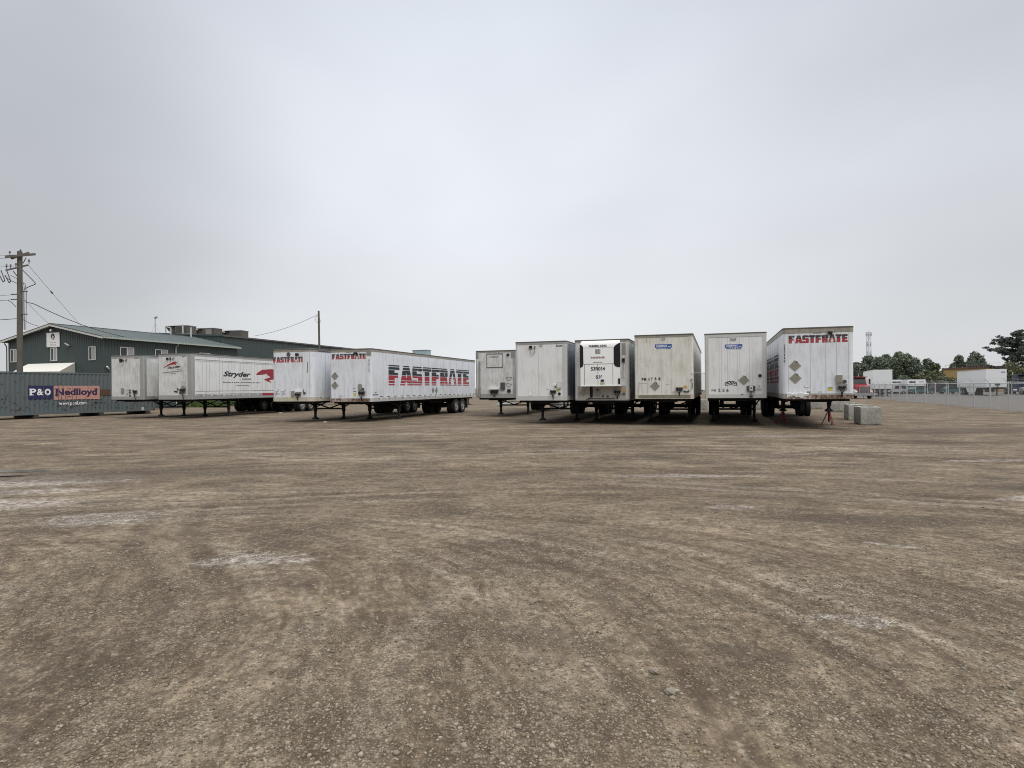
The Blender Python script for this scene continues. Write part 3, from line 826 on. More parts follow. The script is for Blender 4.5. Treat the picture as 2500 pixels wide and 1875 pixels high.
for pts in ([(212, 140), (262, 158), (300, 205), (310, 660), (290, 725), (240, 755), (212, 755)],
            [(1290, 90), (1240, 100), (1165, 150), (1115, 210), (1118, 640), (1150, 710), (1215, 738), (1290, 738)]):
    g = MB(); pp = gl(pts)
    g.prism(pp, -D - .006, -D + .05, M['black'], lambda a, b, c: (a, c, b))
    xs = [p[0] for p in pp]; zs = [p[1] for p in pp]
    # honeycomb mesh rows
    zz = min(zs) + .06; row = 0
    while zz < max(zs) - .1:
        xx = min(xs) + .05 + (.045 if row % 2 else 0)
        while xx < max(xs) - .05:
            if (min(zs) + .12 < zz < max(zs) - .2):
                g.cyl((xx, -D - .006, zz), (xx, -D - .012, zz), .028, M['rubber'], 6)
                g.cyl((xx, -D - .012, zz), (xx, -D - .013, zz), .022, M['black'], 6)
            xx += .09
        zz += .08; row += 1
    g.build('grille', hous)
txs = {}
def uw(r, geo, mat, d=.007, name='lettering'):
    tx = txs.setdefault(name, MB())
    a, z1 = fr.front(*P(r[0], r[1])); b, z0 = fr.front(*P(r[2], r[3]))
    tx.flat(geo, (a, -D - d, z0), (b - a, 0, 0), (0, 0, z1 - z0), mat)
uw((445, 148, 930, 192), text_geo('THERMO KING', .035), M['ink'])
uw((625, 265, 760, 380), SQ, M['ink_f'], .006, 'emblem'); uw((640, 280, 745, 368), SQ, M['grey_l'], .0075, 'emblem')
uw((650, 288, 738, 360), text_geo('RR', .03), M['ink_f'], .009, 'emblem')
g = striped_word('FASTFRaTE')
for k, mt in ((0, M['ink_f']), (1, M['ff_red'])): uw((505, 462, 875, 502), g[k], mt, name='owner_lettering')
uw((575, 597, 815, 620), micro([6, 4, 5], 4), M['ink_f'], name='small_print')
uw((510, 737, 885, 826), text_geo('53R054', .02), M['ink'], name='unit_number'); uw((635, 957, 800, 1042), text_geo("53'", .025), M['ink'], name='length_mark')
uw((755, 1147, 875, 1205), SQ, M['green_s'], name='sticker')
a, z = fr.front(*P(815, 1098)); txs['vent'] = MB(); txs['vent'].prism([(math.cos(t) * .085, math.sin(t) * .06) for t in np.linspace(0, 2 * PI, 24, endpoint=False)], -D - .02, -D, M['ink'], lambda p, q, c: (a + p, c, z + q))
for k_, m_ in txs.items(): m_.build(k_, hous)
hd = MB(); a, z1 = fr.front(*P(1240, 1040)); b, z0 = fr.front(*P(1290, 1185)); hd.box(a, b, -D - .03, -D, z0, z1, M['black']); hd.build('latch', hous)
T7.rect('lower_panel', P(115, 1245, 1425, 1620), M['grimy'], .002)
T7.rect('patch_plate', P(1300, 85, 1412, 400), M['grey'], .004)
T7.rect('control_panel', P(1315, 495, 1387, 590), M['black'], depth=.06); T7.rect('control_panel', P(1318, 600, 1390, 625), M['grey'], depth=.03)
T7.hose('cable', [P(1360, 650), P(1358, 720), P(1340, 900), P(1345, 980), P(1375, 1030), P(1415, 1015)], .014, M['grey'])
T7.rect('sticker', P(1315, 1330, 1405, 1390), M['orange'], .007); T7.disc('marker_lamp', *P(1360, 1455), 3.2, M['grey_d'], .02)
T7.diamond(*P(255, 1420), 10.4, 10.6)
T7.rect('recess', P(440, 1245, 522, 1540), M['black'], .006); T7.hose('cable', [P(500, 1260), P(505, 1540), P(430, 1590), P(345, 1600)], .02)
T7.hose('cable', [P(400, 1560), P(420, 1575), P(1100, 1575), P(1110, 1600)], .018)
T7.rect('document_box', P(600, 1315, 715, 1490), M['grey'], .006, depth=.05); T7.disc('marker_lamp', *P(655, 1345), 2.0, M['black'], .09)
for q in ((800, 1505), (925, 1520)): T7.disc('clamp', *P(*q), 2.6, M['grey_d'], .05)
T7.gladhands(*P(1190, 1400), 18, 13, P(0, 1590)[1])
for i, ch in enumerate('53R054'):
    for sx in (1, -1):
        zz = 3.10 - i * .27
        o = (1.306 * sx, .26 if sx > 0 else .62, zz); ux = (0, .30 * sx, 0)
        T7.part('side_lettering' if sx > 0 else 'far_side_lettering').flat(text_geo(ch, .03), o, ux, (0, 0, .21), M['ink'])
for z in np.arange(.5, 15.8, .41):
    for sx in (-1, 1):
        a, b = sorted((sx * 1.3, sx * 1.307)); T7.part('side_rib').box(a, b, z, z + .03, 1.5, 3.9, M['alu_light'])
T7.done()

# --- eighth
def lease_label(t, P, r, split, dk=0):
    """blue and white hire label"""
    t.rect('label_plate', P(*r), M['white_s'], .003)
    b = (r[0] + 3, r[1] + 3, r[2] - 3, split)
    t.word('label_plate', P(*b), SQ, M['blue_l'], d=.008)
    w = r[2] - r[0]; h = split - r[1]
    t.word('label_plate', P(r[0] + w * .10, r[1] + h * .2, r[0] + w * .74, split - h * .15), text_geo('LEASEWAY', .03), M['white_s'], d=.010)
    t.word('label_plate', P(r[0] + w * .78, r[1] + h * .55, r[0] + w * .94, split - h * .2), micro([5], 3), M['white_s'], d=.010)
    t.word('label_plate', P(r[0] + w * .07, split + h * .15, r[0] + w * .95, r[3] - h * .12), micro([9, 3, 8], 5), M['blue_l'], d=.010)
T8 = Trailer('yellowed dirty white trailer with a blue label above a dark stencilled number on its nose', 1550.3, 1692.4, .333, 4.17, 1.25, M['white_c'], 'white_c', 'rail_tan', 'rail_cream', post=(.12, .2), top_h=.10, sill_h=.2)
P = lambda *r: px(1540, 810, .1025, *r)
T8.word('badge', P(715, 147, 828, 207), ([(0, .45), (.3, 0), (.7, 0), (1, .5), (.7, 1), (.3, 1)], [(0, 1, 2, 3, 4, 5)]), M['grey'])
T8.word('badge', P(742, 165, 800, 190), micro([4], 2), M['white_s'], d=.009)
lease_label(T8, P, (570, 297, 980, 420), 378)
T8.vline(P(728, 0)[0], P(0, 470)[1], P(0, 1495)[1], .02)
T8.seams([P(965, 0)[0]], .008); T8.seams([P(1405, 0)[0]], .02); T8.seams([P(170, 0)[0]], .02)
for r, ch in (((262, 1097, 305, 1166), 'P'), ((316, 1097, 372, 1166), 'M'), ((424, 1093, 446, 1163), '1'), ((482, 1090, 526, 1160), '7'), ((567, 1087, 613, 1157), '5'), ((660, 1087, 706, 1157), '8')):
    T8.word('lettering', P(*r), text_geo(ch, .05), M['ink'])
T8.diamond(*P(577, 1292), 12.2, 12.2)
for r in ((185, 1213, 405, 1221), (185, 1213, 193, 1490), (397, 1213, 405, 1490)): T8.rect('patch_plate', P(*r), M['seam'], depth=.006)
T8.rect('patch_plate', P(375, 165, 382, 260), M['grey_d'], depth=.003)
T8.rect('front_step', P(190, 1497, 1425, 1510), M['rail_cream'], .014, depth=.05)
T8.rect('front_step', P(190, 1545, 1425, 1556), M['rail_tan'], .014, depth=.03)
T8.gladhands(*P(1158, 1362), 17, 10, P(0, 1520)[1])
T8.rect('sticker', P(1255, 1282, 1335, 1345), M['orange'])
T8.hose('strap', [P(1262, 1400) + (.03,), P(1300, 1428) + (.04,), P(1350, 1430) + (.04,), P(1393, 1395) + (.03,)], .028)
T8.disc('marker_lamp', *P(1450, 1140), 2.8, M['grey'], .05)
T8.hose('strap', [P(1470, 1200) + (.04,), P(1474, 1350) + (.04,)], .022, M['grey'])
T8.rect('sticker', P(840, 1240, 910, 1262), M['grey_l']); T8.rect('sticker', P(978, 1420, 1060, 1460), M['grey_l'])
a, z = T8.fr.front(1688, 911)
T8.part('door_rod').tube([(a, -.03, z), (a + .56, -.03, z), (a + .56, -.03, z - .06)], .014, M['grey_l'])
T8.done()

# --- ninth
T9 = Trailer('grey-framed white trailer with a small blue label above a black arched emblem', 1721.5, 1872, .333, 4.16, 1.275, M['white_a'], 'alu_light', 'alu_light', 'alu_light', post=(.16, .17), top_h=.15, sill_h=.16)
P = lambda *r: px(1720, 810, .1025, *r)
T9.seams([P(x, 0)[0] for x in (350, 405, 550, 605, 780, 840, 1070, 1135)], .012, M['grey_l'])
T9.hose('badge', [P(620, 150) + (.008,), P(635, 195) + (.008,), P(690, 212) + (.008,), P(740, 195) + (.008,), P(752, 140) + (.008,)], .012, M['grey'])
T9.word('badge', P(622, 148, 750, 200), ([(0, .9), (.15, .2), (.5, 0), (.85, .2), (1, 1), (.5, .8)], [(0, 1, 2, 3, 4, 5)]), M['grey_l'])
T9.word('badge', P(640, 160, 735, 185), micro([6], 2), M['ink_f'], d=.008)
lease_label(T9, P, (480, 300, 905, 415), 368)
T9.diamond(*P(937, 1152), 13.8, 12.6)
T9.disc('marker_lamp', *P(1320, 1045), 4.2, M['ink'], .03)
# arched emblem
x0, z0 = T9.fr.front(*P(485, 1285)); x1, z1 = T9.fr.front(*P(770, 1170)); w_, h_ = x1 - x0, z1 - z0
em = T9.part('emblem')
arc = lambda k0, k1, lo, hi: [(t, lo - k0 * (2 * t - 1) ** 2) for t in np.linspace(0, 1, 13)] + [(t, hi - k1 * (2 * t - 1) ** 2) for t in np.linspace(1, 0, 13)]
for lo, hi in ((.86, 1.0), (.54, .66), (.16, .28)):
    em.flat(poly_geo([[(p, max(0, q)) for p, q in arc(.36, .34, lo, hi)]]), (x0, -.006, z0), (w_, 0, 0), (0, 0, h_), M['ink'])
for p in ((.0, .05, .0, .6), (.95, 1.0, .0, .6)):
    em.flat(poly_geo([[(p[0], p[2]), (p[1], p[2]), (p[1], p[3]), (p[0], p[3])]]), (x0, -.0065, z0), (w_, 0, 0), (0, 0, h_), M['ink'])
for a, b in ((.12, .42), (.42, .62), (.62, .9)):
    em.flat(poly_geo([[(a, .75), (a + .07, .78), (b, .36), (b - .07, .33)]]), (x0, -.007, z0), (w_, 0, 0), (0, 0, h_), M['ink'])
for r, ch, mt in (((168, 1362, 210, 1426), 'P', 'ink_f'), ((218, 1362, 268, 1426), 'M', 'ink_f'), ((325, 1360, 380, 1428), '2', 'grey_d'), ((425, 1360, 476, 1428), '5', 'grey_d'), ((517, 1360, 576, 1428), '6', 'grey_d')):
    T9.word('lettering', P(*r), text_geo(ch, .02), M[mt])
T9.rect('connector_plate', P(1005, 1287, 1207, 1415), M['grey_d'], depth=.05)
T9.rect('connector_plate', P(1070, 1295, 1150, 1400), M['white_d'], .056, depth=.01); T9.disc('connector_plate', *P(1110, 1338), 2.0, M['ink'], .10)
T9.hose('air_hose', [P(1108, 1400) + (.07,), P(1104, 1470) + (.08,), P(1106, 1565) + (.05,)], .024)
T9.hose('air_hose', [P(1025, 1415) + (.05,), P(1050, 1480) + (.07,), P(1090, 1530) + (.06,)], .010, M['grey']); T9.hose('air_hose', [P(1190, 1415) + (.05,), P(1165, 1480) + (.07,), P(1120, 1530) + (.06,)], .010, M['grey'])
T9.rect('connector_plate', P(1070, 1525, 1150, 1560), M['grey_d'], .014, depth=.05)
T9.rect('sticker', P(1242, 1348, 1355, 1402), M['grey_l']); T9.rect('sticker', P(1280, 1265, 1322, 1325), M['grey_l'])
T9.rect('sticker', P(870, 1478, 890, 1510), M['ink'], .016); T9.rect('sticker', P(905, 1478, 925, 1510), M['ink'], .016)
T9.done()

# --- tenth
T10 = Trailer('white trailer on red jack stands, with a striped nose word above two stacked placards', 1912.5, 2085, .333, 4.145, 1.275, M['white_b'], 'alu', 'rail_tan', 'alu', rounded=.14, top_h=.19, sill_h=.2, leg_drop=.62)
P = lambda *r: px(1840, 780, .16878, *r)
T10.striped('FASTFRaTE', P(505, 236, 1360, 322))
T10.word('number_strip', P(855, 180, 990, 206), micro([6], 5), M['ink_f'])
T10.rect('connector_socket', P(1070, 175, 1136, 215), M['black'], depth=.06)
T10.stacked('213118', P(446, 0)[0], P(0, 360)[1], P(0, 630)[1], 3.6, M['ink'])
T10.diamond(*P(597, 668), 15.5, 14.2); T10.diamond(*P(603, 848), 15.3, 13.8)
T10.seams([P(x, 0)[0] for x in (500, 820, 1045, 1200, 1375)])
T10.rect('document_box', P(1190, 805, 1280, 910), M['placard'], depth=.07)
T10.disc('marker_lamp', *P(1315, 897), 5.0, M['grey_d'], .04)
T10.rect('connector_plate', P(1195, 930, 1352, 1015), M['grey'], depth=.04)
T10.gladhands(*P(1272, 980), 20, 11, P(0, 1115)[1])
T10.rect('patch_plate', P(733, 945, 805, 985), M['grey_l']); T10.rect('patch_plate', P(740, 952, 798, 980), M['white_d'], .008)
T10.rect('sticker', P(1072, 985, 1140, 1030), M['yellow']); T10.rect('sticker', P(1070, 980, 1142, 992), M['placard'], .008)
T10.rect('sticker', P(770, 1040, 820, 1070), M['placard']); T10.rect('sticker', P(930, 1040, 985, 1055), M['grey_l'])
T10.part('rusty_sill').box(-1.19, 1.29, -.036, -.016, T10.zb - .03, T10.zb + .14, M['rail_rust'])
# torn curl of sheet metal over the sill
tm = T10.part('torn_sheet')
rr = random.Random(3); xs = np.linspace(-1.18, -.35, 15)
up = [(x, T10.zb + .16 + .05 * math.sin(x * 7) ** 2 + rr.uniform(0, .03)) for x in xs]; dn = [(x, T10.zb + .05 + rr.uniform(-.03, .05) + .02 * math.sin(x * 12)) for x in xs]
for i in range(14):
    tm.add([(dn[i][0], -.045, dn[i][1]), (dn[i + 1][0], -.045, dn[i + 1][1]), (up[i + 1][0], -.075, up[i + 1][1]), (up[i][0], -.075, up[i][1]), (up[i][0], -.02, up[i][1] + .02), (up[i + 1][0], -.02, up[i + 1][1] + .02)], [(0, 1, 2, 3), (3, 2, 5, 4)], M['white_d'])
# side word on its left side, read from the back towards the nose
g = striped_word('FASTFRaTE')
for k, mt in ((0, M['ff_dark']), (1, M['ff_red'])):
    T10.part('side_lettering').flat(g[k], (-1.307, 12.6, 1.95), (0, -10.6, 0), (0, 0, 1.25), mt)
T10.done()

# jack stands under its landing legs
def jack_stand(x, y, h, label):
    rt = thing('jack_stand', label, 'jack stand', (x, y, 0), random.uniform(0, 1), 'red jack stands')
    for k in range(3):
        a = 2 * PI * k / 3 + .4
        m = MB(); m.bar((math.cos(a) * .30, math.sin(a) * .30, .006), (math.cos(a) * .06, math.sin(a) * .06, h - .06), .045, .045, M['red_steel'])
        m.box(math.cos(a) * .30 - .06, math.cos(a) * .30 + .06, math.sin(a) * .30 - .06, math.sin(a) * .30 + .06, .003, .014, M['red_steel'])
        m.build('leg', rt)
    m = MB(); m.cyl((0, 0, .12), (0, 0, h - .02), .045, M['red_steel'], 12); m.build('column', rt)
    m = MB(); m.cyl((0, 0, h - .03), (0, 0, h), .11, M['red_steel'], 14); m.build('saddle', rt)
for sx, lb in ((-.97, 'red tripod jack stand under the trailer leg nearer the grey-framed trailer'), (.97, 'red tripod jack stand under the trailer leg nearer the concrete blocks')):
    p = T10.fr.world(sx, 3.75); jack_stand(p.x, p.y, .615, lb)

# ------------------------------------------------------------------ concrete blocks
def block_mesh(w, d, h, seed, rnd=0.0, loop=True):
    """cast block, chamfered and chipped"""
    r = np.random.default_rng(seed)
    nx, ny, nz = 9, 7, 7
    m = MB(); ch = .045
    import bmesh
    bm = bmesh.new()
    bmesh.ops.create_cube(bm, size=1.0)
    for v in bm.verts: v.co = V((v.co.x * w, v.co.y * d, (v.co.z + .5) * h))
    if rnd:
        es = [e for e in bm.edges if all(v.co.z > h - .01 and v.co.x > 0 for v in e.verts)]
        bmesh.ops.bevel(bm, geom=es, offset=rnd, segments=5, profile=.5, affect='EDGES')
    bmesh.ops.bevel(bm, geom=bm.edges[:], offset=ch, segments=2, profile=.6, affect='EDGES')
    bmesh.ops.subdivide_edges(bm, edges=[e for e in bm.edges if e.calc_length() > .3], cuts=5, use_grid_fill=True)
    for v in bm.verts:
        c = v.co; k = math.sin(c.x * 9 + seed) * math.sin(c.y * 8 + seed * 2) * math.sin(c.z * 10 + seed * 3)
        o = V(r.normal(0, .005, 3)) + V((k * .012, k * .01, k * .012))
        if c.z < .06: o.z = 0
        v.co = c + o
    vs = [tuple(v.co) for v in bm.verts]; bm.verts.index_update()
    fs = [tuple(v.index for v in f.verts) for f in bm.faces]; bm.free()
    m.add(vs, fs, M['concrete'], True)
    return m
def conc_block(x, y, rz, w, d, h, label, seed, rnd=0.0, lift=True, z0=0.004):
    rt = thing('concrete_block', label, 'concrete block', (x, y, z0), rz, 'cast concrete blocks')
    block_mesh(w, d, h, seed, rnd).build('block', rt)
    if lift:
        m = MB(); m.box(-.24, .24, -.10, .10, h - .01, h + .07, M['concrete']); m.box(-.12, .12, -.12, .12, h + .02, h + .085, M['concrete'])
        m.build('lifting_lug', rt)
rzb = T10.fr.rz
conc_block(16.42, 28.4, rzb, .86, 1.5, .80, 'pale concrete block at the front of the pair beside the right-hand trailer', 3)
conc_block(18.0, 32.3, rzb - .03, .80, 1.5, .80, 'concrete block with a white lug, just behind the front block by the fence', 5)
conc_block(22.3, 42.0, rzb, 1.35, .9, .92, 'large concrete block with a rounded top corner, seen beneath the jacked-up trailer', 8, .28, False)
for i, (uu, ww, lb) in enumerate(((1357, .75, 'concrete block seen under the trailer with the number in its corner'), (1489, .75, 'concrete block seen under the refrigerated trailer'), (1716, .85, 'concrete block in the gap between the two trailers with blue labels'),
                        (1850, .75, 'concrete block seen past the grey-framed trailer towards the jacked-up one'), (1993, 1.15, 'concrete block beside the round-topped one, beneath the jacked-up trailer'))):
    p = at(uu, 985, 47.0)
    conc_block(p.x, 47.3, rzb, ww, .8, .82, lb, 11 + i, 0, False)
p = at(1235, 980, 62)
def barrier():
    rt = thing('concrete_barrier', 'pale concrete barrier with a wavy top, far behind the set-back trailer', 'barrier', (p.x, 62, 0.003), rzb)
    m = MB()
    pr = [(-.3, 0), (.3, 0), (.3, .10), (.14, .32), (.10, .80), (-.10, .80), (-.14, .32), (-.3, .10)]
    m.prism(pr, -.9, .9, M['concrete'], lambda a, b, c: (c, a, b)); m.build('barrier_body', rt)
    m = MB(); m.box(-.6, -.35, -.07, .07, .795, .86, M['concrete']); m.box(.35, .62, -.07, .07, .795, .86, M['concrete']); m.build('lifting_lug', rt)
barrier()

# ------------------------------------------------------------------ shipping container
CF = Frame(-33.76, 37.8, math.atan2(.894, .447))
def container():
    z0, z1, Lc = .24, 3.13, 12.19
    rt = thing('shipping_container', 'long weathered blue-grey shipping container with a navy and salmon name panel', 'container', (CF.o.x, CF.o.y, 0), CF.rz)
    def corr(y, sgn):
        m = MB(); vs = []; fs = []; x = .12; pr = []
        while x < Lc - .12:
            for dx, dy in ((0, 0), (.075, 0), (.14, .036), (.21, .036)):
                pr.append((min(x + dx, Lc - .12), y + dy * sgn))
            x += .278
        k = len(pr)
        vs = [(a, b, z0 + .16) for a, b in pr] + [(a, b, z1 - .11) for a, b in pr]
        m.add(vs, [(i, i + 1, k + i + 1, k + i) for i in range(k - 1)], M['cont']); return m
    w = corr(.012, 1)
    w.add([(.1, 2.42, z0), (Lc - .1, 2.42, z0), (Lc - .1, 2.42, z1), (.1, 2.42, z1)], [(0, 1, 2, 3)], M['cont'])
    w.build('side_wall', rt)
    m = MB()
    for xx in (.06, Lc - .06):
        m.box(xx - .03, xx + .03, .1, 2.34, z0 + .15, z1 - .11, M['cont'])
    m.build('end_wall', rt)
    m = MB(); m.box(.1, Lc - .1, .05, 2.39, z1 - .06, z1 - .01, M['cont']); m.build('roof', rt)
    m = MB()
    for y in (0, 2.36):
        m.box(.16, Lc - .16, y, y + .075, z0, z0 + .16, M['cont']); m.box(.16, Lc - .16, y, y + .075, z1 - .11, z1, M['cont'])
    for x in (0, Lc - .16):
        m.box(x, x + .16, .17, 2.27, z0, z0 + .15, M['cont']); m.box(x, x + .16, .17, 2.27, z1 - .12, z1 - .002, M['cont'])
    m.build('rail', rt)
    for x in (0, Lc - .17):
        for y in (0, 2.27):
            m = MB(); m.box(x, x + .17, y, y + .17, z0 + .12, z1 - .12, M['cont']); m.build('corner_post', rt)
            for z in (z0 - .005, z1 - .12):
                m = MB(); m.box(x - .004, x + .175, y - .006, y + .175, z, z + .125, M['cont_rust']); m.build('corner_casting', rt)
    m = MB(); m.box(.2, Lc - .2, .2, 2.2, z0 + .04, z0 + .12, M['under']); m.build('floor', rt)
    # name panel painted on the ribs
    f = lambda u, v: CF.front(u, v, -.003)
    m = MB()
    def pan(r, mat, d):
        a, zt = f(r[0], r[1]); b, zb_ = f(r[2], r[3])
        m.box(a, b, d - .004, d, zb_, zt, mat); return a, b, zb_, zt
    pan((68, 941.5, 131, 974), M['navy'], .004); pan((131, 942, 243.5, 974), M['salmon'], .004)
    def tw(r, body, mat, bold):
        a, zt = f(r[0], r[1]); b, zb_ = f(r[2], r[3])
        m.flat(text_geo(body, bold), (a, -.006, zb_), (b - a, 0, 0), (0, 0, zt - zb_), mat)
    tw((72.5, 949, 88.5, 965), 'P', M['white_s'], .035); tw((90, 949, 106, 965), '&', M['white_s'], .03); tw((109, 949, 124, 965), 'O', M['white_s'], .055)
    for r in ((71.5, 949, 83, 951), (71.5, 963.2, 82, 965.2)):   # serifs
        a, zt = f(*r[:2]); b, zb_ = f(*r[2:]); m.flat(SQ, (a, -.0065, zb_), (b - a, 0, 0), (0, 0, zt - zb_), M['white_s'])
    tw((136, 948.5, 237, 968.5), 'Nedlloyd', M['salmon_txt'], .035)
    for q in (136.5, 143.5, 152, 184, 193.5, 231):
        for v0 in (948.6, 963.0):
            a, zt = f(q - 2.2, v0); b, zb_ = f(q + 3.2, v0 + 1.5); m.flat(SQ, (a, -.0065, zb_), (b - a, 0, 0), (0, 0, zt - zb_), M['salmon_txt'])
    tw((144, 980.5, 211, 989.5), 'www.ponl.com', M['white_s'], .02)
    # peeled strips through the panel
    rr = random.Random(5)
    for q, v0, v1, w_ in ((142, 941, 976, 1.5), (153, 941, 952, 1.2), (160, 960, 977, 1.1), (176, 941, 977, 1.0), (106, 942, 974, .8), (114, 955, 975, .9), (149, 966, 978, 2.0), (215, 942, 950, .7), (222, 942, 972, .5), (186, 965, 975, .7), (152, 979, 991, 1.0), (163.5, 979, 991, 1.1), (177, 979, 991, 1.2), (181, 979, 986, .9), (208, 981, 988, 1.4)):
        a, zt = f(q, v0); b, zb_ = f(q + w_, v1)
        m.prism([(a, zb_), (b, zb_ + .04), (b + .01, (zt + zb_) / 2), (b - .01, zt), (a, zt - .05), (a - .015, (zt + zb_) / 2)], -.008, -.0066, M['cont'], lambda p, q_, c: (p, c, q_))
    m.build('name_panel', rt)
    # dents and scrapes
    m = MB()
    for k in range(130):
        u = rr.uniform(2, 372); low = rr.random() < .75
        v = (rr.uniform(968, 1004) if low else rr.uniform(915, 968)) - u * .012
        a, z = f(u, v); w_ = rr.uniform(.02, .10) * (1 if rr.random() < .8 else 2.2); h_ = rr.uniform(.015, .06)
        if z < z0 + .2 or z > z1 - .2 or a > Lc - .3 or a < .2: continue
        pts = [(a + w_ * math.cos(t) * rr.uniform(.5, 1), z + h_ * math.sin(t) * rr.uniform(.5, 1)) for t in np.linspace(0, 2 * PI, 7, endpoint=False)]
        m.prism(pts, -.002, .010, M['chip'], lambda p, q_, c: (p, c, q_))
    m.build('scrape', rt)
    m = MB(); a, zt = f(246, 951); b, zb_ = f(269, 965); m.box(a, b, -.004, .002, zb_, zt, M['cont_rust']); m.build('rusty_plate', rt); m = MB()
    a, zt = f(345, 994); b, zb_ = f(352, 1001); m.box(a, b, -.004, .002, zb_, zt, M['grey_l']); m.build('data_plate', rt)
container()
for i, (x, lb) in enumerate(((.5, 'dark timber beam under the near end of the container, at the photo edge'), (3.9, 'dark timber beam under the container beside the salmon panel'), (8.1, 'dark timber beam under the container below its rusty plate'), (11.6, 'dark timber beam under the container end behind the trailers'))):
    pw = CF.world(x, 1.2)
    rt = MB(); rt.box(-.14, .14, -1.3, 1.3, .004, .235, M['timber']); o = rt.build('timber_beam', None, (pw.x, pw.y, 0)); o.rotation_euler = (0, 0, CF.rz)
    tag(o, lb, 'timber beam', 'timber beams under the container')

# ------------------------------------------------------------------ green buildings
BF = Frame(-38.3, 57.7, -math.atan(.333))
def ribbed(mb, p0, p1, z0, ztop, mat, pitch=.3, depth=.035, n=(0, -1)):
    """vertical ribbed sheet from p0 to p1 in plan"""
    p0 = V(p0); p1 = V(p1); Lw = (p1 - p0).length; d = (p1 - p0) / Lw; nn = V(n)
    pr = []; x = 0.0
    while x < Lw:
        for dx, o in ((0, 0), (pitch * .55, 0), (pitch * .65, 1), (pitch * .9, 1)):
            t = min(x + dx, Lw); pr.append((p0 + d * t + nn * (depth * o), t))
        x += pitch
    pr.append((p1, Lw))
    k = len(pr)
    vs = [(p.x, p.y, z0) for p, t in pr] + [(p.x, p.y, ztop(t)) for p, t in pr]
    mb.add(vs, [(i, i + 1, k + i + 1, k + i) for i in range(k - 1)], mat)
def window(parent, x0, x1, z0, z1, plane='y', at_=0.0, n=-1):
    """sliding window: frame, dark pane, blinded pane"""
    def B(m, a, b, d0, d1, c, e, mat):
        d0, d1 = sorted((at_ + n * d0, at_ + n * d1))
        if plane == 'y': m.box(a, b, d0, d1, c, e, mat)
        else: m.box(d0, d1, a, b, c, e, mat)
    fr_ = MB(); w = .07; xm = (x0 + x1) / 2
    for a, b, c, e in ((x0, x1, z0, z0 + w), (x0, x1, z1 - w, z1), (x0, x0 + w, z0 + w, z1 - w), (x1 - w, x1, z0 + w, z1 - w), (xm - w * .6, xm + w * .6, z0 + w, z1 - w)):
        B(fr_, a, b, .03, .085, c, e, M['trim_w'])
    o = fr_.build('window', parent)
    g = MB(); B(g, x0 + w, xm - w * .6, .038, .045, z0 + w, z1 - w, M['glass_d']); g.build('pane', o)
    g = MB(); B(g, xm + w * .6, x1 - w, .048, .055, z0 + w, z1 - w, M['curtain']); g.build('pane', o)
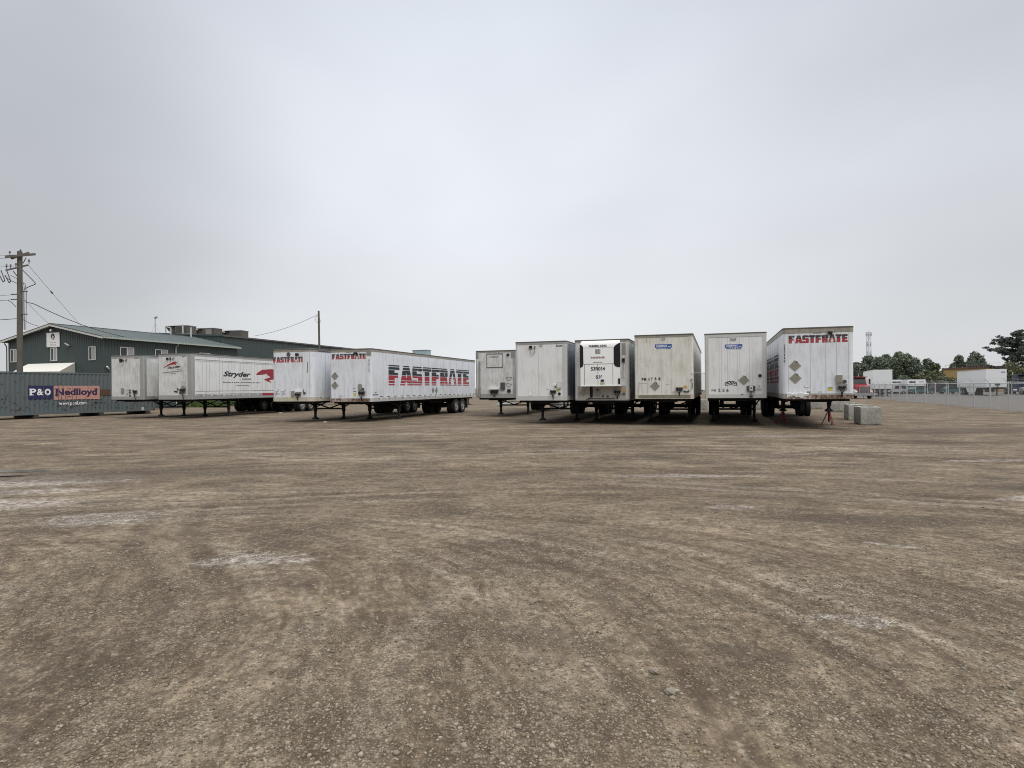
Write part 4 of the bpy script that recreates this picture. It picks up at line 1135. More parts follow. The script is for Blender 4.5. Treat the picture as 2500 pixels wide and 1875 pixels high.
def low_building():
    rt = thing('office_building', 'two-storey dark green ribbed building with a low gable and pale trim', 'building', (BF.o.x, BF.o.y, 0), BF.rz)
    W, Lb, ze, zr = 13.0, 16.9, 6.92, 8.27
    top = lambda x: ze + (zr - ze) * (1 - abs(x + W / 2) / (W / 2))
    m = MB(); ribbed(m, (-W, 0), (0, 0), 0, lambda t: top(t - W), M['green_w']); m.build('wall', rt)
    m = MB(); ribbed(m, (0, 0), (0, Lb), 0, lambda t: ze, M['green_w'], n=(1, 0)); m.build('wall', rt)
    m = MB(); m.add([(-W, 0, 0), (-W, Lb, 0), (-W, Lb, ze), (-W, 0, ze)], [(3, 2, 1, 0)], M['green_w']); m.add([(-W, Lb, 0), (0, Lb, 0), (0, Lb, ze), (-W / 2, Lb, zr), (-W, Lb, ze)], [(4, 3, 2, 1, 0)], M['green_w']); m.build('wall', rt)
    m = MB(); m.box(-.02, .05, -.055, .02, 0, ze, M['green_w']); m.build('corner_trim', rt)
    sl = (zr - ze) / (W / 2)
    for sx in (1, -1):
        r = MB()
        xe = .45; zE = ze - sl * xe
        X = (lambda q: -W / 2 + sx * (W / 2 + q))
        a = [(-W / 2, zr + .10), (X(xe), zE + .10), (X(xe), zE + .04), (-W / 2, zr + .04)]
        r.prism(a, -.45, Lb + .15, M['green_r'], lambda p, q, c: (p, c, q))
        y = -.35
        while y < Lb:
            r.bar((-W / 2, y, zr + .115), (X(xe), y, zE + .115), .04, .035, M['green_r']); y += .41
        o = r.build('roof', rt)
        f = MB()
        f.bar((-W / 2, -.455, zr - .03), (X(xe), -.455, zE - .03), .04, .20, M['trim_w'])
        f.bar((-W / 2, -.46, zr + .085), (X(xe), -.46, zE + .085), .05, .07, M['seam_d'])
        f.add([(-W / 2, -.44, zr - .04), (X(xe), -.44, zE - .04), (X(xe), -.002, zE - .04), (-W / 2, -.002, zr - .04)], [(0, 1, 2, 3)], M['soffit'])
        f.build('rake_board', rt)
        g = MB(); xx = X(xe)
        g.box(min(xx, xx + sx * .13), max(xx, xx + sx * .13), -.47, Lb + .1, zE - .09, zE + .05, M['gutter'])
        g.box(min(xx, xx - sx * .44), max(xx, xx - sx * .44), -.43, Lb, zE - .075, zE - .055, M['soffit'])
        g.build('gutter', rt)
    m = MB(); m.bar((-W / 2, -.46, zr + .13), (-W / 2, Lb, zr + .13), .3, .04, M['green_r']); m.build('ridge_cap', rt)
    window(rt, -6.95, -6.07, 4.76, 6.07); window(rt, -1.88, -.98, 4.74, 6.04); window(rt, -12.6, -11.7, 4.76, 6.07)
    window(rt, 1.6, 3.1, 4.75, 6.06, 'x', 0, 1); window(rt, 5.5, 7.0, 4.75, 6.06, 'x', 0, 1); window(rt, 11.2, 12.7, 4.75, 6.0, 'x', 0, 1)
    m = MB(); m.tube([(.5, 8.0, ze - .25), (.12, 8.0, ze - .55), (.12, 8.0, .2)], .05, M['trim_w'], 8); m.build('downspout', rt)
    m = MB(); m.tube([(-W - .4, -.1, ze - .25), (-W - .08, -.1, ze - .6), (-W - .08, -.1, .2)], .05, M['green_w'], 8); m.build('downspout', rt)
    # awning over the door
    a = MB(); xa, xb = -10.1, -3.66
    a.add([(xa, -.06, 4.55), (xb, -.06, 4.55), (xb, -1.5, 3.72), (xa, -1.5, 3.72)], [(0, 3, 2, 1)], M['awning'])
    a.add([(xa, -1.5, 3.72), (xb, -1.5, 3.72), (xb, -1.5, 3.45), (xa, -1.5, 3.45)], [(3, 2, 1, 0)], M['awning'])
    for x in (xa, xb): a.add([(x, -.06, 4.55), (x, -1.5, 3.72), (x, -1.5, 3.45), (x, -.06, 3.45)], [(0, 1, 2, 3)], M['awning_shaded'])
    o = a.build('awning', rt)
    b = MB()
    for p, q in (((xa, -1.5, 3.46), (xb, -1.5, 3.46)), ((xb, -1.5, 3.46), (xb, -.05, 3.46)), ((xa, -1.5, 3.46), (xa, -.05, 3.46))): b.cyl(p, q, .02, M['grey_l'], 8)
    b.build('awning_frame', o)
    # name board with a round emblem and two lines too small to read
    s_ = MB(); x0, x1, z0, z1 = -7.42, -5.68, 6.13, 7.52
    s_.box(x0, x1, -.11, -.06, z0, z1, M['white_s']); sg = s_.build('sign_board', rt)
    e = MB(); cxx = (x0 + x1) / 2 + .0; cz = z0 + .98
    ring = [(math.cos(t) * .26, math.sin(t) * .33) for t in np.linspace(-.5, PI + .5, 20)]
    inn = [(.26 * .86, -.2), (.0, .17), (-.26 * .86, -.2)]
    e.flat(poly_geo([ring + inn[::-1]]), (cxx, -.113, cz), (1, 0, 0), (0, 0, 1), M['ink'])
    e.flat(poly_geo([[(-.06, -.03), (.03, .02), (.2, -.28), (.10, -.30)]]), (cxx, -.114, cz), (1, 0, 0), (0, 0, 1), M['grey_d'])
    e.flat(poly_geo([[(-.2, -.28), (-.05, -.1), (.02, -.2), (-.08, -.3)]]), (cxx, -.114, cz), (1, 0, 0), (0, 0, 1), M['grey_l'])
    e.flat(micro([9], 3), (cxx - .42, -.113, z0 + .38), (.84, 0, 0), (0, 0, .07), M['ink_f']); e.flat(micro([9], 5), (cxx - .42, -.113, z0 + .15), (.84, 0, 0), (0, 0, .09), M['grey_d'])
    e.build('lettering', sg)
    m = MB(); m.cyl((-6.5, -.3, 7.75), (-6.5, -.42, 7.68), .09, M['white_d'], 12); m.cyl((-6.5, 0, 7.8), (-6.5, -.3, 7.75), .03, M['grey'], 8); m.build('flood_lamp', rt)
    m = MB(); m.bar((-4.6, -.35, 6.42), (-4.25, -.2, 6.18), .16, .10, M['grey_l']); m.bar((-4.3, -.02, 6.1), (-4.28, -.22, 6.2), .05, .05, M['black']); m.build('flood_lamp', rt)
    m = MB(); m.bar((.12, .25, 4.1), (.45, -.05, 3.98), .13, .13, M['white_d']); m.bar((.04, .5, 3.85), (.3, .2, 3.98), .07, .07, M['white_d']); m.cyl((.45, -.05, 3.98), (.5, -.1, 3.96), .07, M['ink'], 10); m.build('security_camera', rt)
low_building()
def roof_item(name, label, cat, x, y, z, rz=None, group=None):
    p = BF.world(x, y, z); return thing(name, label, cat, p, BF.rz if rz is None else rz, group)
def tall_building():
    x0, y0 = -2.46, 17.2; Wt, Lt, ze, zr = 24.0, 74.0, 8.45, 9.15
    rt = roof_item('warehouse_building', 'long taller dark green ribbed warehouse joined behind the gabled office', 'building', x0, y0, 0)
    top = lambda x: ze + (zr - ze) * (1 - abs(x + Wt / 2) / (Wt / 2))
    m = MB(); ribbed(m, (-Wt, 0), (0, 0), 0, lambda t: top(t - Wt), M['green_w']); m.build('wall', rt)
    m = MB(); ribbed(m, (0, 0), (0, Lt), 0, lambda t: ze, M['green_w'], n=(1, 0)); m.build('wall', rt)
    m = MB(); m.add([(-Wt, 0, 0), (-Wt, Lt, 0), (-Wt, Lt, ze), (-Wt, 0, ze)], [(3, 2, 1, 0)], M['green_w']); m.add([(-Wt, Lt, 0), (0, Lt, 0), (0, Lt, ze), (-Wt / 2, Lt, zr), (-Wt, Lt, ze)], [(4, 3, 2, 1, 0)], M['green_w']); m.build('wall', rt)
    r = MB()
    for sx in (1, -1):
        X = -Wt / 2 + sx * (Wt / 2 + .15)
        r.prism([(-Wt / 2, zr + .08), (X, ze + .06), (X, ze + .01), (-Wt / 2, zr + .02)], -.12, Lt + .1, M['green_r'], lambda p, q, c: (p, c, q))
    r.build('roof', rt)
    m = MB()
    m.box(.04, .20, -.12, Lt + .1, ze - .10, ze + .075, M['seam_d'])
    for sx in (1, -1): m.bar((-Wt / 2, -.13, zr + .02), (-Wt / 2 + sx * (Wt / 2 + .15), -.13, ze + .01), .05, .18, M['green_w'])
    m.build('eave_trim', rt)
    m = MB()
    for y in (11.4, 23.0): m.box(.036, .075, y, y + .12, 0, ze - .1, M['seam_d'])
    m.build('wall_joint', rt)
    for y in (3.2, 7.9, 12.5): window(rt, y, y + 1.5, 4.3, 5.5, 'x', 0, 1)
tall_building()
def cooler(x, y, lb, flip=0):
    zt = 9.18 - abs(x + 14.5) * .055
    rt = roof_item('rooftop_cooler', lb, 'cooler', x - .75, y, zt + .15, BF.rz + .15, 'rusty coolers on the warehouse roof')
    m = MB(); m.box(-1.75, 1.75, -.9, .9, -.25, .12, M['hvac_l']); m.build('curb', rt)
    m = MB()
    m.box(-.1, 1.7, -.85, .85, .12, 1.05, M['hvac'])
    m.box(-.14, 1.74, -.89, .89, 1.05, 1.13, M['hvac_l'])
    for k in range(6): m.box(.02, 1.6, -.875, -.85, .2 + k * .14, .25 + k * .14, M['seam_d'])
    b = m.build('housing', rt)
    if flip:
        m = MB(); m.box(.4, 1.3, -.880, -.852, .25, .95, M['hvac_l']); m.build('access_panel', b)
    m = MB(); m.cyl((-.75, -.5, .62), (-.75, .5, .62), .45, M['hvac'], 20); m.build('fan_scroll', rt)
    m = MB(); m.prism([(-.9, .85), (-1.75, 1.0), (-1.35, .45), (-.95, .25)], -.5, .5, M['hvac'], lambda p, q, c: (p, c, q)); m.build('intake_hood', rt)
    m = MB()
    m.prism([(-1.55, 1.1), (-.1, 1.13), (-.1, 1.09), (-1.55, 1.06)], -.85, .85, M['hvac_l'], lambda p, q, c: (p, c, q))
    for xx, yy in ((-1.5, -.8), (-1.5, .8)): m.box(xx - .04, xx + .04, yy - .04, yy + .04, -.2, 1.06, M['hvac_l'])
    m.build('canopy', rt)
cooler(-11.9, 20.6, 'rusty rooftop cooler furthest from the second pole, behind two vent pipes')
cooler(-11.0, 24.2, 'rusty rooftop cooler with a pale panel, in the middle of the three', 1)
cooler(-9.5, 27.5, 'rusty rooftop cooler closest to the second utility pole', 0)
for (x, y, z0, h, lb) in ((-5.9, 15.8, 8.1, 1.35, 'thin grey vent pipe in front of the first rooftop cooler'), (-9.7, 18.2, 8.9, 1.2, 'thin grey vent pipe between the first two rooftop coolers'), (-9.3, 16.0, 7.6, 1.9, 'thin grey vent pipe at the left edge of the first rooftop cooler')):
    q = BF.world(x, y, z0); m = MB(); m.cyl((0, 0, 0), (0, 0, h), .09, M['grey_l'], 10); m.cyl((0, 0, h), (0, 0, h + .05), .12, M['grey_l'], 10)
    tag(m.build('vent_pipe', None, q), lb, 'vent pipe', 'vent pipes on the roofs')
def mast():
    q = at(379, 813, 66.0)
    rt = thing('roof_mast', 'slim mast with a small head and stay wires on the green gable roof', 'mast', q, 0)
    m = MB(); m.cyl((0, 0, -.6), (0, 0, 1.65), .035, M['grey'], 8); m.build('pole', rt)
    m = MB(); m.cyl((-.05, 0, 1.62), (.22, 0, 1.70), .11, M['grey'], 10); m.build('lamp_head', rt)
    m = MB(); m.tube([(0, 0, 1.0), (-.45, 0, -.1)], .008, M['wire'], 4); m.tube([(0, 0, 1.0), (.5, .1, -.15)], .008, M['wire'], 4); m.build('stay_wire', rt)
mast()
def duct():
    q = BF.world(-6.0, 77.5, 8.8)
    rt = thing('rooftop_duct', 'pale teal rooftop box far along the warehouse roof, above the long lettered trailer', 'duct', q, BF.rz)
    m = MB(); m.prism([(-1.7, -1), (1.7, -1), (1.7, 1), (-1.7, 1)], -.3, 1.25, M['teal_l']); m.build('housing', rt)
    m = MB(); m.box(-1.8, 1.8, -1.1, 1.1, 1.25, 1.33, M['teal_l'])
    m.build('lid', rt)
duct()

# ------------------------------------------------------------------ utility poles and wires
def utility_pole():
    Y = 46.6; b = at(47.5, 902, Y); x0, y0 = b.x, b.y
    rt = thing('utility_pole', 'tall wooden utility pole with crossarms and conduits behind the container', 'utility pole', (x0, y0, 0), 0)
    H = 12.45
    m = MB(); m.cyl((0, 0, 0), (.10, 0, H), .21, M['wood'], 16, .165); m.build('pole', rt)
    L_ = lambda u, v, dy=0.0: at(u, v, Y + dy) - V((x0, y0, 0))
    for (a, c, dy, w) in (((12, 627), (87, 620.5), -.22, .16), ((28, 631), (70, 617), .22, .16)):
        m = MB(); m.bar(L_(a[0], a[1], dy - .6), L_(c[0], c[1], dy + .6), w, .15, M['wood']); m.build('crossarm', rt)
    m = MB(); m.bar(L_(14, 660, -.75), L_(69, 647, .35), .12, .12, M['wood']); m.build('crossarm', rt)
    m = MB(); m.bar(L_(64, 629, .3), L_(56, 643, 0), .03, .05, M['grey_d']); m.bar(L_(32, 662, -.3), L_(42, 674, 0), .03, .05, M['grey_d']); m.build('arm_brace', rt)
    def insul(u, v, h=.28, dy=-.3):
        p = L_(u, v, dy); q = MB()
        q.cyl(p, p + V((0, 0, h * .5)), .025, M['grey_d'], 8)
        for k in range(3): q.cyl(p + V((0, 0, h * (.45 + .18 * k))), p + V((0, 0, h * (.55 + .18 * k))), .075 - .012 * k, M['porc'], 12)
        q.build('insulator', rt)
    insul(24, 622, .3, -.5); insul(50, 615, .2, 0); insul(16, 656, .4, -.7); insul(26, 655, .32, -.5); insul(39, 652, .32, -.2); insul(71, 645, .4, .3)
    for (u, v, dy) in ((2.5, 660, -1.0), (17, 662, -.7)):     # fused cut-outs
        m = MB(); p = L_(u, v, dy); r = p + V((.28, 0, -.75))
        m.tube([p, r, r + V((-.13, 0, -.12)), p + V((-.14, 0, -.3))], .035, M['porc'], 8); m.build('fuse_cutout', rt)
    m = MB()
    for u in (57, 60.5, 64): m.tube([L_(u - 1, 805, -.1), L_(u, 760, -.1), L_(u + .5, 712, -.1), L_(u - 3, 692, -.1), L_(54, 689, 0)], .018, M['grey_d'], 6)
    m.build('conduit', rt)
    for v in (711.5, 767): m = MB(); m.bar(L_(52, v, -.08), L_(67, v, -.08), .08, .06, M['grey_d']); m.build('conduit_bracket', rt)
    m = MB()
    m.tube([L_(56, 660, 0), L_(68, 672, 0), L_(79, 683, -.1), L_(86, 691, -.1), L_(86, 694, -.1), L_(66, 702, -.1), L_(60, 707, -.1)], .028, M['wire'])
    m.tube([L_(12, 674, -.5), L_(24, 684, -.3), L_(43, 692, -.2)], .025, M['wire']); m.tube([L_(26, 672, -.4), L_(43, 681, -.2)], .022, M['wire'])
    m.tube([L_(19, 733, -.2), L_(28, 738, -.2), L_(39, 749, -.1)], .022, M['wire'])
    m.build('drip_loop', rt)
    for v in (718.5, 731): m = MB(); m.cyl(L_(27, v, -.2), L_(42, v, -.05), .04, M['porc'], 8); m.build('dead_end_clamp', rt)
    return rt
utility_pole()
def wire(pts, r, label, extra=None):
    o = MB(); o.tube(pts, r, M['wire'], 5)
    base = V(pts[0])
    if extra: o.cyl(extra[0], extra[1], .06, M['porc'], 8)
    o.v = [tuple(V(p) - base) for p in o.v]
    tag(o.build('overhead_wire', None, base), label, 'wire', 'overhead wires')
def sag(p, q, s, n=10):
    return [p.lerp(q, i / n) - V((0, 0, s * 4 * (i / n) * (1 - i / n))) for i in range(n + 1)]
roofp = lambda u, v, Y: at(u, v, Y)
wire(sag(at(71, 649, 46.9), at(199, 797, 63.5), .05), .013, 'thin guy wire with a dark insulator running down from the upper crossarm', (at(124, 711, 53.3), at(128.5, 716.5, 53.9)))
wire([at(60, 733, 46.6), at(66, 738, 46.8), at(83, 742, 47.8)] + sag(at(83, 742, 47.8), at(384, 830, 66.6), .7)[1:], .030, 'thick service cable sagging from the pole to the office eave')
wire(sag(at(70, 742, 46.8), at(119, 790, 60), .05), .012, 'thin stay wire from below the service cable to the ridge')
wire(sag(at(53.5, 778, 46.6), at(95, 796, 60), .1), .022, 'short dark cable from low on the pole to the gable rake')
for v0, v1, r, lb in ((622, 612, .011, 'wire leaving the top of the pole out of the photo'), (629, 621.5, .014, 'wire tied to the lower insulators of the top crossarm'), (649, 647.5, .010, 'thin wire leaving the second crossarm out of the photo'), (719, 718, .012, 'upper of two clamped wires halfway down the pole'), (731, 731.5, .015, 'lower of two clamped wires halfway down the pole'), (778, 777.5, .024, 'lowest thick cable leaving the pole out of the photo')):
    a = at(40, v0, 46.5); c = at(-220, v1 - 8, 47.5)
    wire(sag(a, c, .25), r, lb)
def second_pole():
    Y = 80.0; b = at(782, 960, Y); t = at(778, 759, Y)
    rt = thing('utility_pole', 'bare slim leaning wooden pole rising behind the round-cornered trailers', 'utility pole', (b.x, b.y, 0), 0)
    m = MB(); m.cyl((0, 0, 0), t - V((b.x, b.y, 0)), .16, M['wood'], 12, .12); m.build('pole', rt)
    m = MB(); p = t - V((b.x, b.y, 0)); m.tube([p + V((-.1, 0, -.6)), p + V((-.5, 0, -.9)), p + V((-.35, 0, -1.4)), p + V((-.05, 0, -1.6))], .02, M['wire']); m.tube([p + V((.05, -.12, -1.0)), p + V((.25, -.12, -1.2)), p + V((.2, -.1, -1.6))], .02, M['wire']); m.build('drip_loop', rt)
second_pole()
wire(sag(at(776, 768, 80), at(622, 820, 83.0), .35), .022, 'cable running from the slim pole down to the warehouse roof')

# ------------------------------------------------------------------ chain-link fence
def chain_fence(p0, p1, n, label, h=1.86, arms=True, wire_r=.0014, pitch=.09, rise=0):
    p0 = V(p0); p1 = V(p1); d = (p1 - p0); Lf = d.length; d = d / Lf; rz = math.atan2(d.y, d.x)
    rt = thing('chain_link_fence', label, 'fence', (p0.x, p0.y, 0), rz, 'chain-link fences')
    step = Lf / n
    hh = lambda x: h + (max(0.0, 1 - x / (step * 2.2)) ** 1.5 * rise)
    for i in range(n + 1):
        m = MB(); x = i * step; m.cyl((x, 0, 0), (x, 0, hh(x) + .02), .042, M['galv'], 8); m.cyl((x, 0, hh(x) + .02), (x, 0, hh(x) + .06), .048, M['galv'], 8, .02); m.build('post', rt)
        if arms:
            m = MB(); m.bar((x, 0, hh(x)), (x, .30, hh(x) + .30), .03, .03, M['galv']); m.build('barb_arm', rt)
    m = MB()
    for i in range(n * 2): m.cyl((i * step / 2, 0, hh(i * step / 2)), ((i + 1) * step / 2, 0, hh((i + 1) * step / 2)), .026, M['galv'], 6)
    m.build('top_rail', rt)
    m = MB(); m.cyl((0, 0, .06), (Lf, 0, .06), .006, M['galv'], 4)
    if arms:
        for k in (.33, .66, 1.0): m.tube([(i * step, .30 * k, hh(i * step) + .30 * k) for i in range(n + 1)], .005, M['galv'], 3)
    m.build('strand', rt)
    # woven fabric
    vs = []; fs = []
    x = -h
    r = wire_r
    while x < Lf:
        for sgn in (1, -1):
            xa, xb = (x, x + h) if sgn > 0 else (x + h, x)
            za, zb_ = .03, h
            # clip to fence length
            def cl(xa, za, xb, zb_):
                t0, t1 = 0.0, 1.0; dx = xb - xa
                for lim, lo in ((0.0, True), (Lf, False)):
                    if dx == 0: continue
                    t = (lim - xa) / dx
                    if (dx > 0) == lo: t0 = max(t0, t)
                    else: t1 = min(t1, t)
                return t0, t1
            t0, t1 = cl(xa, za, xb, zb_)
            if t1 - t0 > .01:
                A = (xa + (xb - xa) * t0, za + (zb_ - za) * t0); B = (xa + (xb - xa) * t1, za + (zb_ - za) * t1)
                o = len(vs); y = .03 + .004 * sgn
                vs += [(A[0] - r, y, A[1]), (A[0] + r, y - r, A[1]), (A[0] + r, y + r, A[1]), (B[0] - r, y, B[1]), (B[0] + r, y - r, B[1]), (B[0] + r, y + r, B[1])]
                fs += [(o, o + 1, o + 4, o + 3), (o + 1, o + 2, o + 5, o + 4), (o + 2, o, o + 3, o + 5)]
        x += pitch
    m = MB(); m.add(vs, fs, M['galv_d']); m.build('wire_mesh', rt)
chain_fence((29.8, 32.0), (47.2, 81.2), 17, 'grey chain-link fence with barbed-wire arms running back along the right side of the yard', rise=.0)
chain_fence((47.2, 82.5), (100, 84.5), 18, 'second chain-link fence crossing the far yard behind the first one', pitch=.16, wire_r=.002)

# ------------------------------------------------------------------ far vehicles
def far_box_trailer(name, label, fx, fy, rz, Lt, zt, zb, paint, slot=False, skirt=False, nose=False):
    rt = thing(name, label, 'trailer', (fx, fy, 0), rz, 'distant white trailers')
    m = MB(); m.box(-1.3, 1.3, 0, Lt, zb, zt, paint); m.build('body', rt)
    if nose:
        m = MB(); m.flat(micro([5], 3), (.62, -.005, zt - .62), (.5, 0, 0), (0, 0, .28), M['ink_f']); m.build('number_strip', rt)
        m = MB(); m.box(-.15, .45, -.12, 0, zb + .38, zb + .62, M['grey_d']); m.tube([(.15, -.1, zb + .45), (.12, -.12, zb + .2), (.1, -.03, zb)], .03, M['black']); m.build('gladhand_bracket', rt)
        m = MB()
        for z in (zb + .6, zb + 1.0): m.box(-1.304, -1.3, .1, Lt - .1, z, z + .03, M['seam'])
        m.build('side_moulding', rt)
    m = MB()
    for sx in (-1, 1):
        a, b = sorted((sx * 1.3, sx * 1.32)); m.box(a, b, -.02, Lt + .02, zb - .05, zb + .12, M['alu_light']); m.box(a, b, -.02, Lt + .02, zt - .1, zt + .01, M['alu_light'])
    m.build('rail', rt)
    m = MB(); m.box(-1.1, 1.1, .3, Lt - .3, zb - .25, zb - .01, M['under']); m.build('underframe', rt)
    for y in (Lt * .76, Lt * .76 + 1.25):
        m = MB(); m.cyl((-1, y, .515), (1, y, .515), .07, M['under'], 8); m.build('axle', rt)
        for sx in (-1, 1): wheel(rt, sx * 1.14, y, out=sx); wheel(rt, sx * .8, y, out=sx)
    for sx in (-1, 1):
        m = MB(); m.box(sx * .95 - .07, sx * .95 + .07, 3.2, 3.34, .01, zb - .2, M['black']); m.build('landing_leg', rt)
        if skirt:
            m = MB(); m.prism([(Lt * .36, .45), (Lt * .62, .45), (Lt * .68, zb - .05), (Lt * .30, zb - .05)], sx * 1.24, sx * 1.27, paint, lambda p, q, c: (c, p, q)); m.build('side_skirt', rt)
    return rt
# red tractor facing the yard
def cab_truck(label, x, y, rz, paint, cab_h, name='tractor_truck'):
    """long-nosed tractor: nose at y = 0, looking towards -y"""
    rt = thing(name, label, 'truck', (x, y, 0), rz, 'tractor trucks beyond the fence')
    c = MB()
    c.prism([(1.75, .95), (4.1, .95), (4.1, cab_h), (2.35, cab_h), (2.15, cab_h - .12), (1.8, 1.95)], -1.15, 1.15, paint, lambda p, q, d: (d, p, q)); cab = c.build('cab', rt)
    g = MB(); g.prism([(1.785, 1.98), (1.80, 1.97), (2.14, cab_h - .2), (2.12, cab_h - .18)], -1.0, 1.0, M['screen'], lambda p, q, d: (d, p - .03, q)); g.build('windscreen', cab)
    for sx in (-1, 1):
        a, b = sorted((sx * 1.15, sx * 1.162)); g = MB(); g.prism([(2.05, 1.95), (3.1, 1.95), (3.1, cab_h - .25), (2.35, cab_h - .25)], a, b, M['glass_d'], lambda p, q, d: (d, p, q)); g.build('side_window', cab)
    v = MB(); v.box(-1.12, 1.12, 1.85, 2.3, cab_h - .02, cab_h + .06, paint); v.build('sun_visor', cab)
    h = MB(); h.prism([(.1, .75), (1.8, .85), (1.8, 1.92), (.9, 1.78), (.12, 1.62)], -.78, .78, paint, lambda p, q, d: (d, p, q)); hood = h.build('hood', rt)
    m = MB(); m.box(-.62, .62, .05, .105, .75, 1.6, M['chrome'])
    for k in range(7): m.box(-.55, .55, .03, .052, .82 + k * .11, .87 + k * .11, M['black'])
    m.build('grille', hood)
    for sx in (-1, 1):
        f = MB(); f.prism([(.15, .65), (1.75, .65), (1.6, 1.15), (.9, 1.28), (.3, 1.15)], *sorted((sx * .74, sx * 1.16)), M['silver'], lambda p, q, d: (d, p, q)); f.build('fender', rt)
        l = MB(); l.box(sx * .95 - .16, sx * .95 + .16, .12, .2, .85, 1.08, M['white_d']); l.build('headlight', rt)
        l = MB(); l.bar((sx * 1.15, 2.0, 2.35), (sx * 1.5, 1.95, 2.35), .03, .03, M['black']); l.box(sx * 1.5 - .10, sx * 1.5 + .10, 1.9, 1.97, 1.95, 2.6, M['black']); l.build('mirror', rt)
        wheel(rt, sx * 1.03, .95, out=sx)
        s_ = MB(); s_.cyl((sx * 1.05, 4.2, 1.0), (sx * 1.05, 4.2, cab_h + .5), .07, M['chrome'], 10); s_.build('exhaust_stack', rt)
        t = MB(); t.cyl((sx * 1.0, 2.2, .72), (sx * 1.0, 3.6, .72), .28, M['chrome'], 16); t.build('fuel_tank', rt)
        for y_ in (5.4, 6.65): wheel(rt, sx * 1.1, y_, out=sx)
    b = MB(); b.box(-1.15, 1.15, -.1, .06, .42, .74, M['chrome']); b.build('bumper', rt)
    b = MB()
    for sx in (-.43, .43): b.box(sx - .05, sx + .05, .3, 7.3, .72, .95, M['under'])
    b.build('frame', rt)
    return rt
q = at(2110, 965, 80.0)
cab_truck('red long-nosed truck facing the yard beyond the fence, beside the jacked-up trailer', q.x, 80.0, -.12, M['red_cab'], 2.88)
far_box_trailer('box_trailer', 'white box trailer standing corner-on just behind the red truck', 57.0, 94.5, -.44, 16.0, 4.15, 1.2, M['white_v'])
cab_truck('dark blue tractor truck facing the yard at the photo edge, beside a white trailer', 85.6, 101.0, -.30, M['blue_cab'], 3.35)
far_box_trailer('box_trailer', 'white trailer with a side skirt parked beside the dark blue truck', 74.5, 94.5, -.40, 16.1, 4.1, 1.3, M['white_v'], skirt=True, nose=True)
q = at(1713, 930, 96)
far_box_trailer('box_trailer', 'distant white trailer glimpsed in the gap between the two trailers with blue labels', q.x, 98, .30, 14.0, 3.95, 1.25, M['white_v'])
def flatbed(u, Y, Lf, label):
    q = at(u, 930, Y); rt = thing('covered_trailer', label, 'trailer', (q.x, Y, 0), -.06)
    m = MB(); m.box(-Lf / 2, Lf / 2, -1.2, 1.2, 1.55, 2.85, M['white_v']); m.build('body', rt)
    m = MB(); m.box(-Lf / 2 + .4, -.2, -1.22, -1.2, 2.15, 2.5, M['glass_d']); m.build('side_opening', rt)
    m = MB(); m.box(.5, Lf / 2 - .4, -1.22, -1.2, 2.3, 2.5, M['grey_l']); m.build('side_panel', rt)
    m = MB(); m.box(-Lf / 2, Lf / 2, -1.0, 1.0, 1.2, 1.54, M['under']); m.build('frame', rt)
    for x in (-Lf * .35, -Lf * .2, Lf * .3):
        m = MB()
        for y in (-1.05, 1.05): m.cyl((x, y - .15, .515), (x, y + .15, .515), .51, M['rubber'], 20); m.cyl((x, y - .16, .515), (x, y + .16, .515), .28, M['rim'], 14)
        m.cyl((x, -1, .515), (x, 1, .515), .07, M['under'], 8); m.box(x - .2, x + .2, -.6, .6, .55, 1.25, M['under']); m.build('wheel_set', rt)
flatbed(2193, 128, 4.6, 'low white covered trailer with a dark opening, next to the corner-on box trailer')
flatbed(2229, 126, 3.6, 'low white covered trailer with a pale panel, furthest from the red truck')
def car(u, Y, rz, paint, label, pickup=False):
    q = at(u, 950, Y); rt = thing('parked_car', label, 'car', (q.x, Y, 0), rz, 'cars parked beyond the fence')
    b = MB()
    if pickup: sec = [(-2.7, .45), (2.7, .45), (2.75, .95), (1.3, 1.08), (.75, 1.72), (-.75, 1.75), (-1.0, 1.1), (-2.7, 1.08)]
    else: sec = [(-2.2, .35), (2.2, .35), (2.25, .75), (1.2, .9), (.55, 1.4), (-1.0, 1.42), (-1.75, .95), (-2.2, .9)]
    b.prism(sec, -.88, .88, paint, lambda p, q_, d: (p, d, q_)); body = b.build('body', rt)
    for sgn in (-1, 1):
        a, c = sorted((sgn * .88, sgn * .89)); w = MB(); k = 1.05 if pickup else .93
        x0, x1 = ((-.75, .95) if pickup else (-1.45, .85)); t = 1.62 if pickup else 1.33
        w.prism([(x0, k), (x1, k), (x1 - .45, t), (x0 + .35, t)], a, c, M['glass_d'], lambda p, q_, d: (p, d, q_)); w.build('side_window', body)
        for x in (-1.55 if pickup else -1.3, 1.65 if pickup else 1.35):
            m = MB(); a, c = sorted((sgn * .70, sgn * .90)); m.cyl((x, a, .34), (x, c, .34), .335, M['rubber'], 18); m.cyl((x, a - .005, .34), (x, c + .005, .34), .2, M['rim'], 12); m.build('wheel', rt)
    m = MB(); m.box((2.7 if pickup else 2.2), (2.82 if pickup else 2.32), -.85, .85, .4, .62, M['chrome']); m.box(-(2.82 if pickup else 2.32), -(2.7 if pickup else 2.2), -.85, .85, .4, .62, M['chrome']); m.build('bumper', rt)
car(2180, 118, .35, M['silver'], 'silver pickup parked below the low white trailers', True)
car(2207, 122, .1, M['dark_car'], 'charcoal car parked next to the silver pickup')
car(2241, 118, .2, M['teal_car'], 'dark teal car parked below the last low white trailer')
car(2287, 120, .0, M['dark_car'], 'charcoal pickup parked alone before the hedge', True)
car(2320, 119, .15, M['teal_car'], 'dark teal car parked by the long white trailer')

